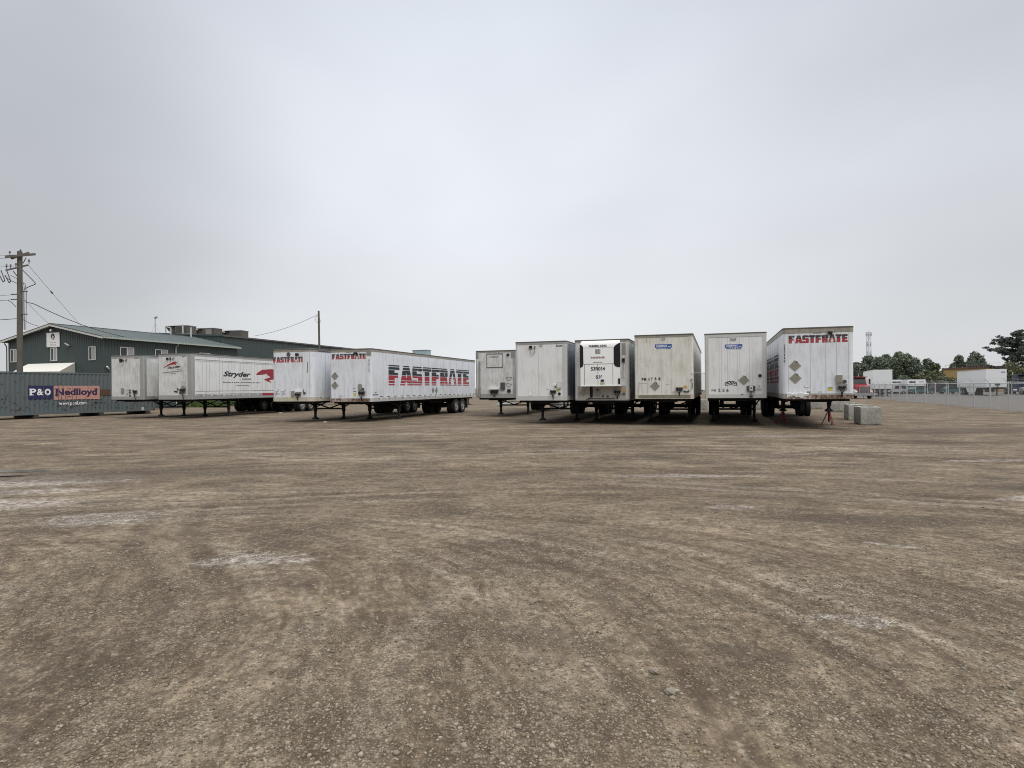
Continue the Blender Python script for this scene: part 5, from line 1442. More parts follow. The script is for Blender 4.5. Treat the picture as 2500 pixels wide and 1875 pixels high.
def ochre_building():
    a = at(2303, 940, 170); b = at(2440, 940, 150)
    d = V((b.x - a.x, b.y - a.y)); Lb = d.length
    rt = thing('ochre_building', 'ochre walled building with a maroon roof edge behind the white trailer', 'building', (a.x, a.y, 0), math.atan2(d.y, d.x))
    m = MB(); m.box(0, Lb, 0, 12, 0, 5.85, M['ochre']); m.build('wall', rt)
    m = MB(); m.box(-.2, Lb + .2, -.2, 12.2, 5.85, 6.25, M['maroon']); m.build('roof_edge', rt)
    m = MB(); m.box(-.45, 0, -.1, .3, 0, 6.3, M['grey_d']); m.build('corner_post', rt)
    m = MB()
    for x in np.arange(.5, Lb, 4): m.cyl((x, .2, 6.25), (x, .2, 7.1), .04, M['grey'], 6)
    m.cyl((.5, .2, 7.0), (Lb, .2, 7.0), .03, M['grey'], 6); m.build('roof_railing', rt)
ochre_building()

def lattice_tower():
    Y = 330.0; q = at(2122, 940, Y); Ht = (940 - 806) / F * Y + 1.8
    rt = thing('radio_tower', 'lattice radio tower in haze-paled colour with antennas rising behind the trees', 'radio tower', (q.x, Y, 0), .3)
    m = MB(); wb, wt = 1.15, .6
    cor = lambda z: [(sx * (wb + (wt - wb) * z / Ht) , sy * (wb + (wt - wb) * z / Ht)) for sx, sy in ((-1, -1), (1, -1), (1, 1), (-1, 1))]
    n = 14
    for k in range(n):
        z0, z1 = Ht * .97 * k / n, Ht * .97 * (k + 1) / n; a, b = cor(z0), cor(z1)
        for i in range(4):
            j = (i + 1) % 4
            m.bar((*a[i], z0), (*b[i], z1), .16, .16, M['galv_hazed'])
            m.bar((*a[i], z0), (*b[j], z1), .09, .09, M['galv_hazed']); m.bar((*a[j], z0), (*b[i], z1), .09, .09, M['galv_hazed']); m.bar((*b[i], z1), (*b[j], z1), .09, .09, M['galv_hazed'])
    m.build('lattice', rt)
    for z, r, k in ((Ht * .93, 1.35, 6), (Ht * .76, 1.1, 5), (Ht * .60, 1.0, 4)):
        m = MB()
        for i in range(k):
            a = 2 * PI * i / k; c, s_ = math.cos(a), math.sin(a)
            m.bar((0, 0, z), (c * r, s_ * r, z), .15, .15, M['galv_hazed']); m.box(c * r - .14, c * r + .14, s_ * r - .14, s_ * r + .14, z - 1.1, z + 1.1, M['galv_hazed'])
        m.build('antenna_array', rt)
    m = MB(); m.cyl((0, 0, Ht * .97), (0, 0, Ht), .08, M['galv_hazed'], 6); m.build('finial', rt)
lattice_tower()

# ------------------------------------------------------------------ trees
def leaves(blobs, n, size, seed, flat=1.0, hollow=.55):
    """many small leaf clumps spread through lumpy blobs: returns verts, faces"""
    r = np.random.default_rng(seed)
    vol = np.array([b[3] ** 2 for b in blobs]); cnt = np.maximum(20, (n * vol / vol.sum()).astype(int))
    P_ = []
    for b, c in zip(blobs, cnt):
        d = r.normal(size=(c, 3)); d /= np.linalg.norm(d, axis=1)[:, None]
        rad = b[3] * (hollow + (1.08 - hollow) * r.random(c) ** .6)
        # lumps
        k = np.sin(d[:, 0] * 5 + seed) * np.sin(d[:, 1] * 6 + seed * 1.3) * np.sin(d[:, 2] * 5 + seed * .7)
        rad *= 1 + .28 * k + r.normal(0, .05, c)
        p = d * rad[:, None]; p[:, 2] *= b[4]
        P_.append(p + np.array(b[:3]))
    P_ = np.concatenate(P_); m = len(P_)
    ax = r.normal(size=(m, 3)); ax /= np.linalg.norm(ax, axis=1)[:, None]
    t = r.normal(size=(m, 3)); t -= ax * (t * ax).sum(1)[:, None]; t /= np.linalg.norm(t, axis=1)[:, None]
    t2 = np.cross(ax, t); s = size * r.uniform(.5, 1.35, m)[:, None]
    a = P_ - t * s; b_ = P_ + t2 * s * .6; c = P_ + t * s; e = P_ - t2 * s * .6 + ax * s * .2
    vs = np.stack([a, b_, c, e], 1).reshape(-1, 3)
    vs[:, 2] = np.maximum(vs[:, 2], .02)
    fs = np.arange(4 * m).reshape(-1, 4)
    return vs, fs
def np_mesh(name, vs, fs, mat, parent=None, loc=None):
    me = bpy.data.meshes.new(name); k = fs.shape[1]
    me.vertices.add(len(vs)); me.vertices.foreach_set('co', np.ascontiguousarray(vs, dtype=np.float32).ravel())
    me.loops.add(fs.size); me.loops.foreach_set('vertex_index', np.ascontiguousarray(fs, dtype=np.int32).ravel())
    me.polygons.add(len(fs)); me.polygons.foreach_set('loop_start', np.arange(0, fs.size, k, dtype=np.int32))
    me.update(calc_edges=True); me.materials.append(mat)
    o = bpy.data.objects.new(name, me); col.objects.link(o)
    if parent: o.parent = parent
    if loc is not None: o.location = loc
    return o
def tree(u, Y, vtop, wpx, mat, label, seed, cat='tree', n=2600, size=.32, base_px=None, name='tree', sq=1.0, group=None):
    q = at(u, 945, Y); k = Y / F; H = (at(u, vtop, Y)).z; R_ = wpx * k / 2
    rt = thing(name, label, cat, (q.x, Y, 0), 0, group)
    r = random.Random(seed)
    blobs = []
    nb = 9
    for i in range(nb):
        a = r.uniform(0, 6.28); rr = R_ * r.uniform(.15, .62); z = H * r.uniform(.30, .80)
        blobs.append((math.cos(a) * rr, math.sin(a) * rr, z, R_ * r.uniform(.36, .58), 1.0))
    blobs.append((0, 0, H * .5, R_ * .75, 1.0)); blobs.append((r.uniform(-.2, .2) * R_, 0, H - R_ * .38, R_ * .40, 1.0))
    blobs = [(x, y, min(z, H - s * .95), s, e) for x, y, z, s, e in blobs]
    vs, fs = leaves(blobs, n, size, seed)
    np_mesh('crown', vs, fs, mat, rt)
    t = MB(); t.cyl((0, 0, 0), (r.uniform(-.3, .3), 0, H * .55), .2 + H * .012, M['bark'], 10, .10)
    for i in range(5):
        a = r.uniform(0, 6.28); z = H * r.uniform(.25, .5)
        t.cyl((0, 0, z), (math.cos(a) * R_ * .6, math.sin(a) * R_ * .6, z + H * .25), .10, M['bark'], 6, .04)
    t.build('trunk', rt)
    return rt
TL = [(2094, 143, 885, 30, 'leaf_dark', 'dark leafy tree directly above the red cab, nearest the trailer row'),
      (2116, 152, 868, 38, 'leaf_dark', 'dark leafy tree at the foot of the radio tower'),
      (2142, 146, 872, 36, 'leaf_mid', 'leafy tree just past the radio tower in the tree line'),
      (2166, 155, 866, 38, 'leaf_dark', 'dark tree above the far corner of the corner-on white trailer'),
      (2192, 150, 859, 36, 'leaf_mid', 'feathery-topped tree, highest of the tree line'),
      (2214, 154, 864, 36, 'leaf_mid', 'pale-topped tree next to the highest one in the tree line'),
      (2238, 148, 874, 36, 'leaf_dark', 'dark tree with a rounded top above the low white trailers'),
      (2264, 152, 876, 34, 'leaf_dark', 'pointed dark tree towards the end of the tree line'),
      (2286, 146, 888, 28, 'leaf_olive', 'brownish tree ending the tree line beside the ochre wall')]
for i, (u_, Y_, vt, w_, mt, lb) in enumerate(TL):
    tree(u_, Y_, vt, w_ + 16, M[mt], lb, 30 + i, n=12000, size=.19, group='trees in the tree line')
for i, (u_, Y_, vt, w_, mt, lb) in enumerate(((2246, 134, 912, 34, 'leaf_olive', 'low olive bush in front of the rounded dark tree'), (2276, 132, 908, 36, 'leaf_olive', 'low olive bush below the brownish tree'), (2300, 136, 918, 34, 'leaf_mid', 'low green bush against the ochre wall'), (2210, 134, 918, 36, 'leaf_mid', 'low green bush behind the low white trailers'), (2325, 134, 922, 34, 'leaf_olive', 'low olive bush at the end of the white trailer'))):
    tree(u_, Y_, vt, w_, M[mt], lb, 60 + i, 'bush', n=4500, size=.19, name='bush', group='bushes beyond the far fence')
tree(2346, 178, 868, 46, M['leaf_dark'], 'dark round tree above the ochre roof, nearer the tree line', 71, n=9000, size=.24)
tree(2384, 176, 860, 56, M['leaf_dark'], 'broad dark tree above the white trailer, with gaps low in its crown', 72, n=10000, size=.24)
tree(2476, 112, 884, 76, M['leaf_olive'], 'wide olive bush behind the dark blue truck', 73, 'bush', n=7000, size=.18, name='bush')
def big_tree():
    Y = 140.0; q = at(2484, 940, Y); k = Y / F; H = at(2484, 806, Y).z
    rt = thing('pine_tree', 'tall dark ragged tree with sprays of branches, at the edge of the photo', 'tree', (q.x, Y, 0), 0)
    r = random.Random(9); t = MB(); bl = []
    t.cyl((0, 0, 0), (.2, 0, H * .92), .32, M['bark'], 12, .06)
    for i in range(95):
        z = H * r.uniform(.36, .96); a = r.uniform(0, 6.28); ln = (5.6 * (1 - (z / H - .42) ** 2 * 1.6)) * r.uniform(.45, 1.05)
        if z > H * .85: ln *= .6
        e = V((math.cos(a) * ln, math.sin(a) * ln, z + ln * r.uniform(.05, .4)))
        if e.z > H: e.z = H
        t.cyl((0.1, 0, z), e, .07, M['bark'], 5, .02)
        for f in (.45, .65, .82, 1.0):
            c = V((0, 0, z)).lerp(e, f); bl.append((c.x + r.uniform(-.25, .25), c.y + r.uniform(-.25, .25), c.z + r.uniform(-.1, .3), r.uniform(.32, .62), .55))
    e = V((-7.2, -.5, H * .42)); t.cyl((0, 0, H * .28), e, .11, M['bark'], 6, .02)
    e2 = V((-5.0, .5, H * .36)); t.cyl((0, 0, H * .25), e2, .09, M['bark'], 6, .02)
    for f in np.linspace(.6, 1.0, 7): c = V((0, 0, H * .28)).lerp(e, f); bl.append((c.x, c.y, c.z + .15, .5, .5))
    t.build('trunk', rt)
    vs, fs = leaves(bl, 19000, .19, 5, hollow=.1)
    np_mesh('crown', vs, fs, M['leaf_black'], rt)
big_tree()

# tall grass at the foot of the warehouse, seen under the trailers
def grass_strip():
    r = np.random.default_rng(4); n = 6000
    a = BF.world(1.2, 9.0); b = BF.world(1.2, 34.0)
    t = r.random(n); w = r.uniform(-1.0, 1.3, n)
    x = a.x + (b.x - a.x) * t + w * BF.e.x; y = a.y + (b.y - a.y) * t + w * BF.e.y
    h = r.uniform(.35, 1.1, n) * (0.7 + .5 * np.sin(t * 30)) ; ang = r.uniform(0, 6.28, n); s = .035
    lx, ly = r.normal(0, .18, n), r.normal(0, .18, n)
    p0 = np.stack([x - s * np.cos(ang), y - s * np.sin(ang), np.zeros(n)], 1); p1 = np.stack([x + s * np.cos(ang), y + s * np.sin(ang), np.zeros(n)], 1)
    p2 = np.stack([x + lx, y + ly, np.maximum(.1, h)], 1)
    vs = np.stack([p0, p1, p2], 1).reshape(-1, 3); fs = np.arange(3 * n).reshape(-1, 3)
    o = np_mesh('grass', vs, fs, M['grass']); o['kind'] = 'stuff'; o['label'] = 'tall green grass along the foot of the warehouse wall'; o['category'] = 'grass'
grass_strip()

# ------------------------------------------------------------------ ground
CEN = np.array([-6.0, -3.0])      # centre of the turning tracks
def vnoise(x, y, seed=0):
    xi = np.floor(x).astype(np.int64); yi = np.floor(y).astype(np.int64); xf = x - xi; yf = y - yi
    def h(a, b):
        n = (a * 374761393 + b * 668265263 + seed * 974711) & 0xffffffff
        n = ((n ^ (n >> 13)) * 1274126177) & 0xffffffff
        return ((n ^ (n >> 16)) & 0xffff) / 65535.0
    u = xf * xf * (3 - 2 * xf); v = yf * yf * (3 - 2 * yf)
    return (h(xi, yi) * (1 - u) + h(xi + 1, yi) * u) * (1 - v) + (h(xi, yi + 1) * (1 - u) + h(xi + 1, yi + 1) * u) * v
LIME = [(-5.85, 8.75, 1.25, .75, .15), (-2.75, 6.45, .95, .36, .05), (-8.6, 9.6, 2.6, .8, .2), (-7.3, 7.0, 1.8, .4, .2), (-5.0, 5.6, .5, .3, 0), (-9.4, 12.4, 2.8, 1.5, .1), (-9.0, 10.9, 2.4, .5, .12),
           (-2.3, 28.2, 2.2, .8, 0), (-5.2, 24.5, 3.0, .7, .1), (6.5, 28.0, 3.0, .5, .1), (13.5, 26.2, 2.0, .5, -.2), (1.6, 17.4, 1.2, .4, 0), (3.2, 9.1, .6, .22, 0), (8.2, 9.6, 1.1, .4, .1), (4.3, 6.9, .5, .16, -.5), (5.35, 5.6, .85, .16, -.55), (2.6, 4.7, .45, .2, -.4), (24.0, 43.5, 7.5, .45, -.05), (27.0, 60, 7, .8, .05), (-22, 33.0, 9, .5, .02), (-25, 36.5, 9, .5, .03), (3.5, 12.4, 2.2, .35, -.1), (12.0, 14.5, 3.0, .4, .0), (10, 22, 5.5, .7, .03)]
DAMP = [(-8.5, 13.3, 4.5, 1.6, .1), (.3, 4.4, .7, .35, -.3), (1.55, 4.1, .45, .3, -.3), (9.8, 10.6, 3.2, .8, -.1), (5.0, 8.2, 2.4, .5, -.1), (4.7, 22.0, 3.0, .8, 0), (-6.0, 31.0, 6, .8, .0), (18, 24, 5, 2.2, .2), (-8.5, 6.0, 2.2, .8, .3), (6.8, 4.9, 1.0, .3, -.6), (-3, 21, 3.2, .6, .0), (12.5, 19, 4.0, .5, .05)]
def make_tracks():
    """wheel marks as arcs: x, y, heading, radius (sign = side of the centre), half length, half width, strength, kind"""
    t = [(-4.3, 7.6, 2.0, -4.0, 14.0, 3.8, .62, .7, 't'), (-4.55, 7.5, 2.0, -4.0, 14.0, 3.4, .17, 1.0, 'd'), (-4.0, 7.7, 2.0, -4.0, 14.0, 3.2, .16, 1.0, 'd'),
         (2.85, 4.7, .33, -.95, -9.0, 1.5, .11, .9, 'p'), (3.35, 4.9, .40, -.95, -9.0, 1.6, .12, .7, 'p'), (2.2, 4.3, .25, -.97, -12.0, 1.4, .14, .6, 'd'),
         (.15, 4.6, .12, -1.0, -15.0, 2.2, .16, .5, 'p'), (-.75, 4.2, -.05, -1.0, 15.0, 1.8, .16, .5, 'p'), (-1.6, 4.0, -.15, -1.0, 15.0, 1.6, .14, .45, 'p'), (.9, 5.2, .3, -1.0, -10.0, 2.6, .18, .6, 'd'),
         (-9.0, 8.0, 1.0, .16, -30.0, 5.0, .10, .8, 'p'), (-9.3, 9.2, 1.0, .13, -30.0, 5.0, .12, .7, 'p'), (-8.0, 6.9, 1.0, .2, -30.0, 4.5, .08, .9, 'd'), (-7.5, 5.6, 1.0, .25, -30.0, 4.0, .08, .8, 'd'), (-7.0, 4.9, 1.0, .28, -30.0, 3.5, .09, .6, 'p'),
         (10, 9.0, 1.0, -.35, -18.0, 6.0, .2, .7, 'd'), (7.0, 7.4, 1.0, -.5, -14.0, 4.0, .16, .6, 'd'), (-9, 27.5, 1.0, .02, -90.0, 22.0, .3, .6, 'p')]
    r = random.Random(21)
    for k in range(22):
        x = r.uniform(-11, 14); y = 8.5 + 17 * r.random() ** 1.2; sl = -(x + 2) / (y + 10) + r.uniform(-.2, .2)
        R0 = -r.uniform(12, 36); hf = r.uniform(3, 8); w_ = r.uniform(.09, .16) * (1 + y / 45); kd = 'd' if k % 3 == 0 else 'p'
        t.append((x, y, 1.0, sl, R0, hf, w_, r.uniform(.5, .9), kd)); t.append((x + .1, y + r.uniform(.4, .75), 1.0, sl, R0, hf, w_, r.uniform(.4, .8), kd))
    for k in range(12):      # lorries swinging out of the row
        x = r.uniform(-8, 12); y = r.uniform(15, 25); sl = r.uniform(-.5, .5); R0 = r.choice((-1, 1)) * r.uniform(9, 16)
        kd = 'd' if k % 2 else 'p'; w_ = r.uniform(.13, .22)
        t.append((x, y, 1.0, sl, R0, r.uniform(3, 6), w_, .6, kd)); t.append((x + .2, y + .7, 1.0, sl, R0, r.uniform(3, 6), w_, .55, kd))
    return t
TRACKS = make_tracks()
def lane(x, y):
    return x + .517 * np.exp(.58 * (np.minimum(y, 11) - 4.8))
def smooth(e0, e1, v):
    q = np.clip((v - e0) / (e1 - e0), 0, 1); return q * q * (3 - 2 * q)
def ellipse(x, y, p):
    cx, cy, rx, ry, ro = p; c, s_ = math.cos(ro), math.sin(ro); dx, dy = x - cx, y - cy
    return np.hypot((dx * c + dy * s_) / rx, (dy * c - dx * s_) / ry)
def marks(x, y):
    """wheel marks on the ground: dark pressed, pale scuffed, tan swept"""
    out = {k: np.zeros_like(x, dtype=float) for k in 'dpt'}
    wob = vnoise(x * .7, y * .7, 31) - .5; wear = .55 + .45 * smooth(.3, .6, vnoise(x * 1.3, y * 1.3, 33))
    for (px_, py_, dx, dy, R0, half, wid, k0, kd) in TRACKS:
        n = math.hypot(dx, dy); dx, dy = dx / n, dy / n; cx, cy = px_ - dy * R0, py_ + dx * R0
        e = ellipse(x, y, (px_, py_, half, half * .6, math.atan2(dy, dx))); ok = e < 1
        if not ok.any(): continue
        d = np.abs(np.hypot(x[ok] - cx, y[ok] - cy) - abs(R0) + wob[ok] * wid * 1.4)
        m = (1 - smooth(wid * .5, wid * 1.1, d)) * (1 - smooth(.6, 1.0, e[ok])) * wear[ok] * k0
        out[kd][ok] = np.maximum(out[kd][ok], m)
    r = random.Random(5); psi = lane(x, y) + wob * .25; sp = .3 * np.exp(.58 * (np.minimum(y, 11) - 4.8)); den = np.sqrt(1 + sp * sp)
    c = -7.0
    while c < 11:
        wid = r.uniform(.05, .13); kd = 'd' if r.random() < .5 else 'p'; k0 = r.uniform(.35, .85); y0 = r.uniform(3, 7.5); ln = r.uniform(1.2, 3.2)
        d = np.abs(psi - c) / den
        m = (1 - smooth(wid * .4, wid * 1.1, d)) * (1 - smooth(.3, 1.0, np.abs(y - y0) / ln)) * wear * k0
        out[kd] = np.maximum(out[kd], m); c += r.uniform(.12, .5)
    return out
def height(x, y, mk_=None):
    r = np.hypot(x - CEN[0], y - CEN[1]); th = np.arctan2(y - CEN[1], x - CEN[0])
    near = np.clip(1 - (y - 20) / 8, 0, 1) * np.clip((y + 8) / 4, 0, 1) * np.clip(1 - (np.abs(x) - 30) / 10, 0, 1)
    h = .018 * (vnoise(r * 2.2, th * 3.0, 1) - .5) + .03 * (vnoise(x * .35, y * .35, 2) - .5) + .014 * (vnoise(x * .25 + 9, y * 1.6, 3) - .5)
    h += .008 * (vnoise(x * 6, y * 6, 4) - .5)
    mk_ = mk_ or marks(x, y)
    h += -.014 * mk_['d'] + .006 * mk_['p'] - .004 * mk_['t']
    return h * near - .004 * (1 - near)
def spaced(lo, hi, d0, d1, far, g=1.25):
    a = list(np.arange(d0, d1, lo)); s = lo; p = a[-1]
    while p < far: s *= g; p += s; a.append(p)
    return a
def ground():
    xs = spaced(.055, 0, 0, 11, 26, 1.012) ; xs = xs + [xs[-1] + q for q in np.cumsum(.6 * 1.22 ** np.arange(34))]; xs = np.array([-v for v in xs[:0:-1]] + xs)
    yp = list(np.arange(0, 2.2, .2)) + list(np.arange(2.2, 12, .045)) + list(np.arange(12, 27, .09)); yp = yp + [yp[-1] + q for q in np.cumsum(.2 * 1.22 ** np.arange(42))]; yn = spaced(.5, 0, 0, 4, 400); ys = np.array([-v for v in yn[:0:-1]] + yp)
    X, Yg = np.meshgrid(xs, ys); MK = marks(X, Yg); Z = height(X, Yg, MK)
    vs = np.stack([X, Yg, Z], -1).reshape(-1, 3); nx = len(xs); ny = len(ys)
    i = np.arange(nx - 1)[None, :] + nx * np.arange(ny - 1)[:, None]
    fs = np.stack([i, i + 1, i + 1 + nx, i + nx], -1).reshape(-1, 4)
    m, nt, b = new_mat('gravel yard')
    geo = N(nt, 'ShaderNodeNewGeometry'); pos = geo.outputs['Position']
    def noise(vec, sc, det=4.0, rough=.6, dist=0.0):
        n = N(nt, 'ShaderNodeTexNoise', i_Scale=sc, i_Detail=det, i_Roughness=rough, i_Distortion=dist); L(nt, vec, n.inputs['Vector']); return n.outputs['Fac']
    def rng(v, a, b_, c=0.0, d=1.0):
        r = N(nt, 'ShaderNodeMapRange'); r.inputs['From Min'].default_value = a; r.inputs['From Max'].default_value = b_; r.inputs['To Min'].default_value = c; r.inputs['To Max'].default_value = d
        L(nt, v, r.inputs['Value']); return r.outputs['Result']
    def math_(op, a, b_=None):
        n = N(nt, 'ShaderNodeMath', operation=op)
        for k, q in enumerate((a, b_)):
            if q is None: continue
            if hasattr(q, 'node'): L(nt, q, n.inputs[k])
            else: n.inputs[k].default_value = q
        return n.outputs[0]
    def mix(f, a, b_):
        n = N(nt, 'ShaderNodeMix', data_type='RGBA')
        for key, q in (('Factor', f), ('A', a), ('B', b_)):
            if hasattr(q, 'node'): L(nt, q, n.inputs[key])
            elif key == 'Factor': n.inputs[key].default_value = q
            else: n.inputs[key].default_value = c4(q)
        return n.outputs['Result']
    def scaled(sc, loc=(0, 0, 0), rot=0.0):
        mp = N(nt, 'ShaderNodeMapping'); mp.inputs['Scale'].default_value = sc; mp.inputs['Location'].default_value = loc; mp.inputs['Rotation'].default_value = (0, 0, rot)
        L(nt, pos, mp.inputs['Vector']); return mp.outputs['Vector']
    # wheel lanes: they come towards the viewer and swing sideways further out
    ps = N(nt, 'ShaderNodeSeparateXYZ'); L(nt, pos, ps.inputs[0])
    wob = noise(pos, .35, 2.0)
    yy_ = math_('MINIMUM', ps.outputs['Y'], 11.0)
    psi = math_('ADD', math_('ADD', ps.outputs['X'], math_('MULTIPLY', math_('EXPONENT', math_('MULTIPLY', math_('SUBTRACT', yy_, 4.8), .58)), .517)), math_('MULTIPLY', wob, 1.1))
    cmb = N(nt, 'ShaderNodeCombineXYZ'); L(nt, psi, cmb.inputs['X']); L(nt, math_('MULTIPLY', ps.outputs['Y'], .13), cmb.inputs['Y'])
    ringv = cmb.outputs[0]
    ring1 = noise(ringv, 1.5, 5.0, .62, .2)
    ring2 = noise(ringv, 5.0, 4.0, .6, .2)
    ring3 = noise(ringv, 13.0, 3.0, .6, .1)
    # tracks running across the yard; their tones also paint the shading of ruts
    warp = N(nt, 'ShaderNodeVectorMath', operation='ADD')
    wn = N(nt, 'ShaderNodeTexNoise', i_Scale=.06, i_Detail=2.0); L(nt, pos, wn.inputs['Vector'])
    wv = N(nt, 'ShaderNodeVectorMath', operation='SCALE'); L(nt, wn.outputs['Color'], wv.inputs[0]); wv.inputs['Scale'].default_value = 9.0
    L(nt, pos, warp.inputs[0]); L(nt, wv.outputs[0], warp.inputs[1])
    def wscaled(sc, rot):
        mp = N(nt, 'ShaderNodeMapping'); mp.inputs['Scale'].default_value = sc; mp.inputs['Rotation'].default_value = (0, 0, rot); L(nt, warp.outputs[0], mp.inputs['Vector']); return mp.outputs['Vector']
    st2 = noise(wscaled((.13, 1.0, 1), -.22), 1.4, 6.0, .66, .2)
    st3 = noise(wscaled((.16, 1.0, 1), .5), 1.8, 5.0, .62, .2)
    sa_ = N(nt, 'ShaderNodeVectorMath', operation='SUBTRACT'); sa_.inputs[1].default_value = (-3, -12, 0); L(nt, warp.outputs[0], sa_.inputs[0])
    la_ = N(nt, 'ShaderNodeVectorMath', operation='LENGTH'); L(nt, sa_.outputs[0], la_.inputs[0])
    se_ = N(nt, 'ShaderNodeSeparateXYZ'); L(nt, sa_.outputs[0], se_.inputs[0])
    ca_ = N(nt, 'ShaderNodeCombineXYZ'); L(nt, la_.outputs['Value'], ca_.inputs['X']); L(nt, math_('MULTIPLY', math_('ARCTAN2', se_.outputs['Y'], se_.outputs['X']), 3.0), ca_.inputs['Y'])
    st1 = noise(ca_.outputs[0], 1.2, 6.0, .66, .2); stf_ = noise(ca_.outputs[0], 4.5, 5.0, .68, .3)
    stf2 = noise(wscaled((.22, 1.0, 1), .24), 3.8, 5.0, .68, .3)
    pk3 = rng(noise(scaled((1, 1.6, 1), (3, 41, 0)), .14, 3.0), .45, .55)
    stm = N(nt, 'ShaderNodeMix', data_type='FLOAT'); L(nt, pk3, stm.inputs['Factor']); L(nt, stf_, stm.inputs['A']); L(nt, stf2, stm.inputs['B']); stf = stm.outputs['Result']
    stg = rng(noise(scaled((1, 1.5, 1), (17, 23, 0)), .22, 3.0), .40, .62, .12, 1.0)
    ysep = N(nt, 'ShaderNodeSeparateXYZ'); L(nt, pos, ysep.inputs[0])
    far = rng(ysep.outputs['Y'], 6.0, 13.0)
    # where each track set shows
    pick = rng(noise(pos, .09, 2.0), .42, .58)
    stA = N(nt, 'ShaderNodeMix', data_type='FLOAT'); L(nt, pick, stA.inputs['Factor']); L(nt, st1, stA.inputs['A']); L(nt, st2, stA.inputs['B'])
    pick2 = rng(noise(scaled((1, 1, 1), (31, 7, 0)), .11, 2.0), .5, .66)
    stB = N(nt, 'ShaderNodeMix', data_type='FLOAT'); L(nt, pick2, stB.inputs['Factor']); L(nt, stA.outputs['Result'], stB.inputs['A']); L(nt, st3, stB.inputs['B'])
    stC = N(nt, 'ShaderNodeMix', data_type='FLOAT'); L(nt, far, stC.inputs['Factor']); L(nt, math_('ADD', math_('MULTIPLY', ring1, .66), .17), stC.inputs['A']); L(nt, stB.outputs['Result'], stC.inputs['B'])
    track = stC.outputs['Result']
    big = noise(pos, .17, 5.0, .6)
    med = noise(scaled((1, 1.4, 1), (5, 3, 0)), .9, 6.0, .65)
    fine = noise(pos, 9.0, 6.0, .7)
    brown = (0.142, 0.108, 0.073); tan = (0.272, 0.221, 0.156); dark = (0.074, 0.053, 0.034); pale = (0.38, 0.33, 0.26)
    c = mix(rng(track, .38, .62), brown, tan)
    c = mix(math_('MULTIPLY', rng(stf, .50, .36), math_('MULTIPLY', math_('MULTIPLY', rng(ysep.outputs['Y'], 4.0, 12.0), stg), .55)), c, dark)
    c = mix(math_('MULTIPLY', rng(stf, .56, .70), math_('MULTIPLY', math_('MULTIPLY', rng(ysep.outputs['Y'], 4.0, 12.0), stg), .55)), c, pale)
    c = mix(math_('MULTIPLY', rng(big, .46, .66), .7), c, (0.235, 0.192, 0.136))
    c = mix(math_('MULTIPLY', rng(big, .48, .30), .55), c, (0.122, 0.092, 0.064))
    c = mix(math_('MULTIPLY', rng(track, .46, .32), .8), c, dark)
    c = mix(math_('MULTIPLY', rng(med, .50, .36), .6), c, dark)
    c = mix(math_('MULTIPLY', rng(med, .54, .68), .45), c, (0.31, 0.258, 0.190))
    mot = noise(scaled((1, 1, 1), (23, 9, 0)), 2.2, 6.0, .7)
    c = mix(math_('MULTIPLY', rng(mot, .50, .38), .5), c, dark); c = mix(math_('MULTIPLY', rng(mot, .54, .66), .4), c, pale)
    c = mix(math_('MULTIPLY', math_('MULTIPLY', rng(ring2, .53, .66), rng(ysep.outputs['Y'], 11.0, 6.0)), .5), c, tan)
    c = mix(math_('MULTIPLY', math_('MULTIPLY', rng(ring2, .47, .36), rng(ysep.outputs['Y'], 11.0, 6.0)), .55), c, dark)
    c = mix(math_('MULTIPLY', rng(track, .58, .70), .65), c, pale)
    nearf = rng(ysep.outputs['Y'], 11.0, 6.0)
    c = mix(math_('MULTIPLY', math_('MULTIPLY', rng(ring3, .48, .36), nearf), .5), c, dark); c = mix(math_('MULTIPLY', math_('MULTIPLY', rng(ring3, .54, .66), nearf), .35), c, pale)
    def attr(n_):
        a_ = N(nt, 'ShaderNodeAttribute', attribute_name=n_); return a_.outputs['Fac']
    # wheel marks, bare limestone and damp patches
    tread = rng(noise(scaled((1, 1, 1)), 6.0, 3.0), .32, .58, .45, 1.0)
    c = mix(math_('MULTIPLY', attr('swept'), .85), c, (0.265, 0.22, 0.16))
    c = mix(math_('MULTIPLY', math_('MULTIPLY', attr('pressed'), tread), .92), c, (0.056, 0.037, 0.021))
    c = mix(math_('MULTIPLY', math_('MULTIPLY', attr('scuffed'), tread), .8), c, (0.38, 0.335, 0.27))
    lim = attr('limestone')
    limn = rng(math_('ADD', math_('MULTIPLY', lim, .62), math_('MULTIPLY', math_('SUBTRACT', noise(scaled((1, 1.7, 1)), 3.4, 8.0, .78), .5), 1.9)), .30, .62)
    limn = math_('MULTIPLY', math_('MULTIPLY', limn, rng(lim, .02, .25)), rng(noise(scaled((1, 1.5, 1), (2, 6, 0)), 9.0, 5.0, .75), .40, .56, .12, 1.0))
    c = mix(math_('MULTIPLY', limn, rng(ysep.outputs['Y'], 12.0, 22.0, .82, .45)), c, (0.50, 0.475, 0.45))
    wet = attr('damp')
    wetn = math_('MULTIPLY', rng(math_('ADD', math_('MULTIPLY', wet, .7), math_('MULTIPLY', math_('SUBTRACT', mot, .5), 1.5)), .25, .65), rng(wet, .02, .3))
    c = mix(math_('MULTIPLY', wetn, .72), c, (0.082, 0.063, 0.046))
    # stones
    vor = N(nt, 'ShaderNodeTexVoronoi', i_Scale=62.0); L(nt, pos, vor.inputs['Vector'])
    vor2 = N(nt, 'ShaderNodeTexVoronoi', i_Scale=19.0); L(nt, pos, vor2.inputs['Vector'])
    sv = N(nt, 'ShaderNodeSeparateColor'); L(nt, vor.outputs['Color'], sv.inputs[0])
    sv2 = N(nt, 'ShaderNodeSeparateColor'); L(nt, vor2.outputs['Color'], sv2.inputs[0])
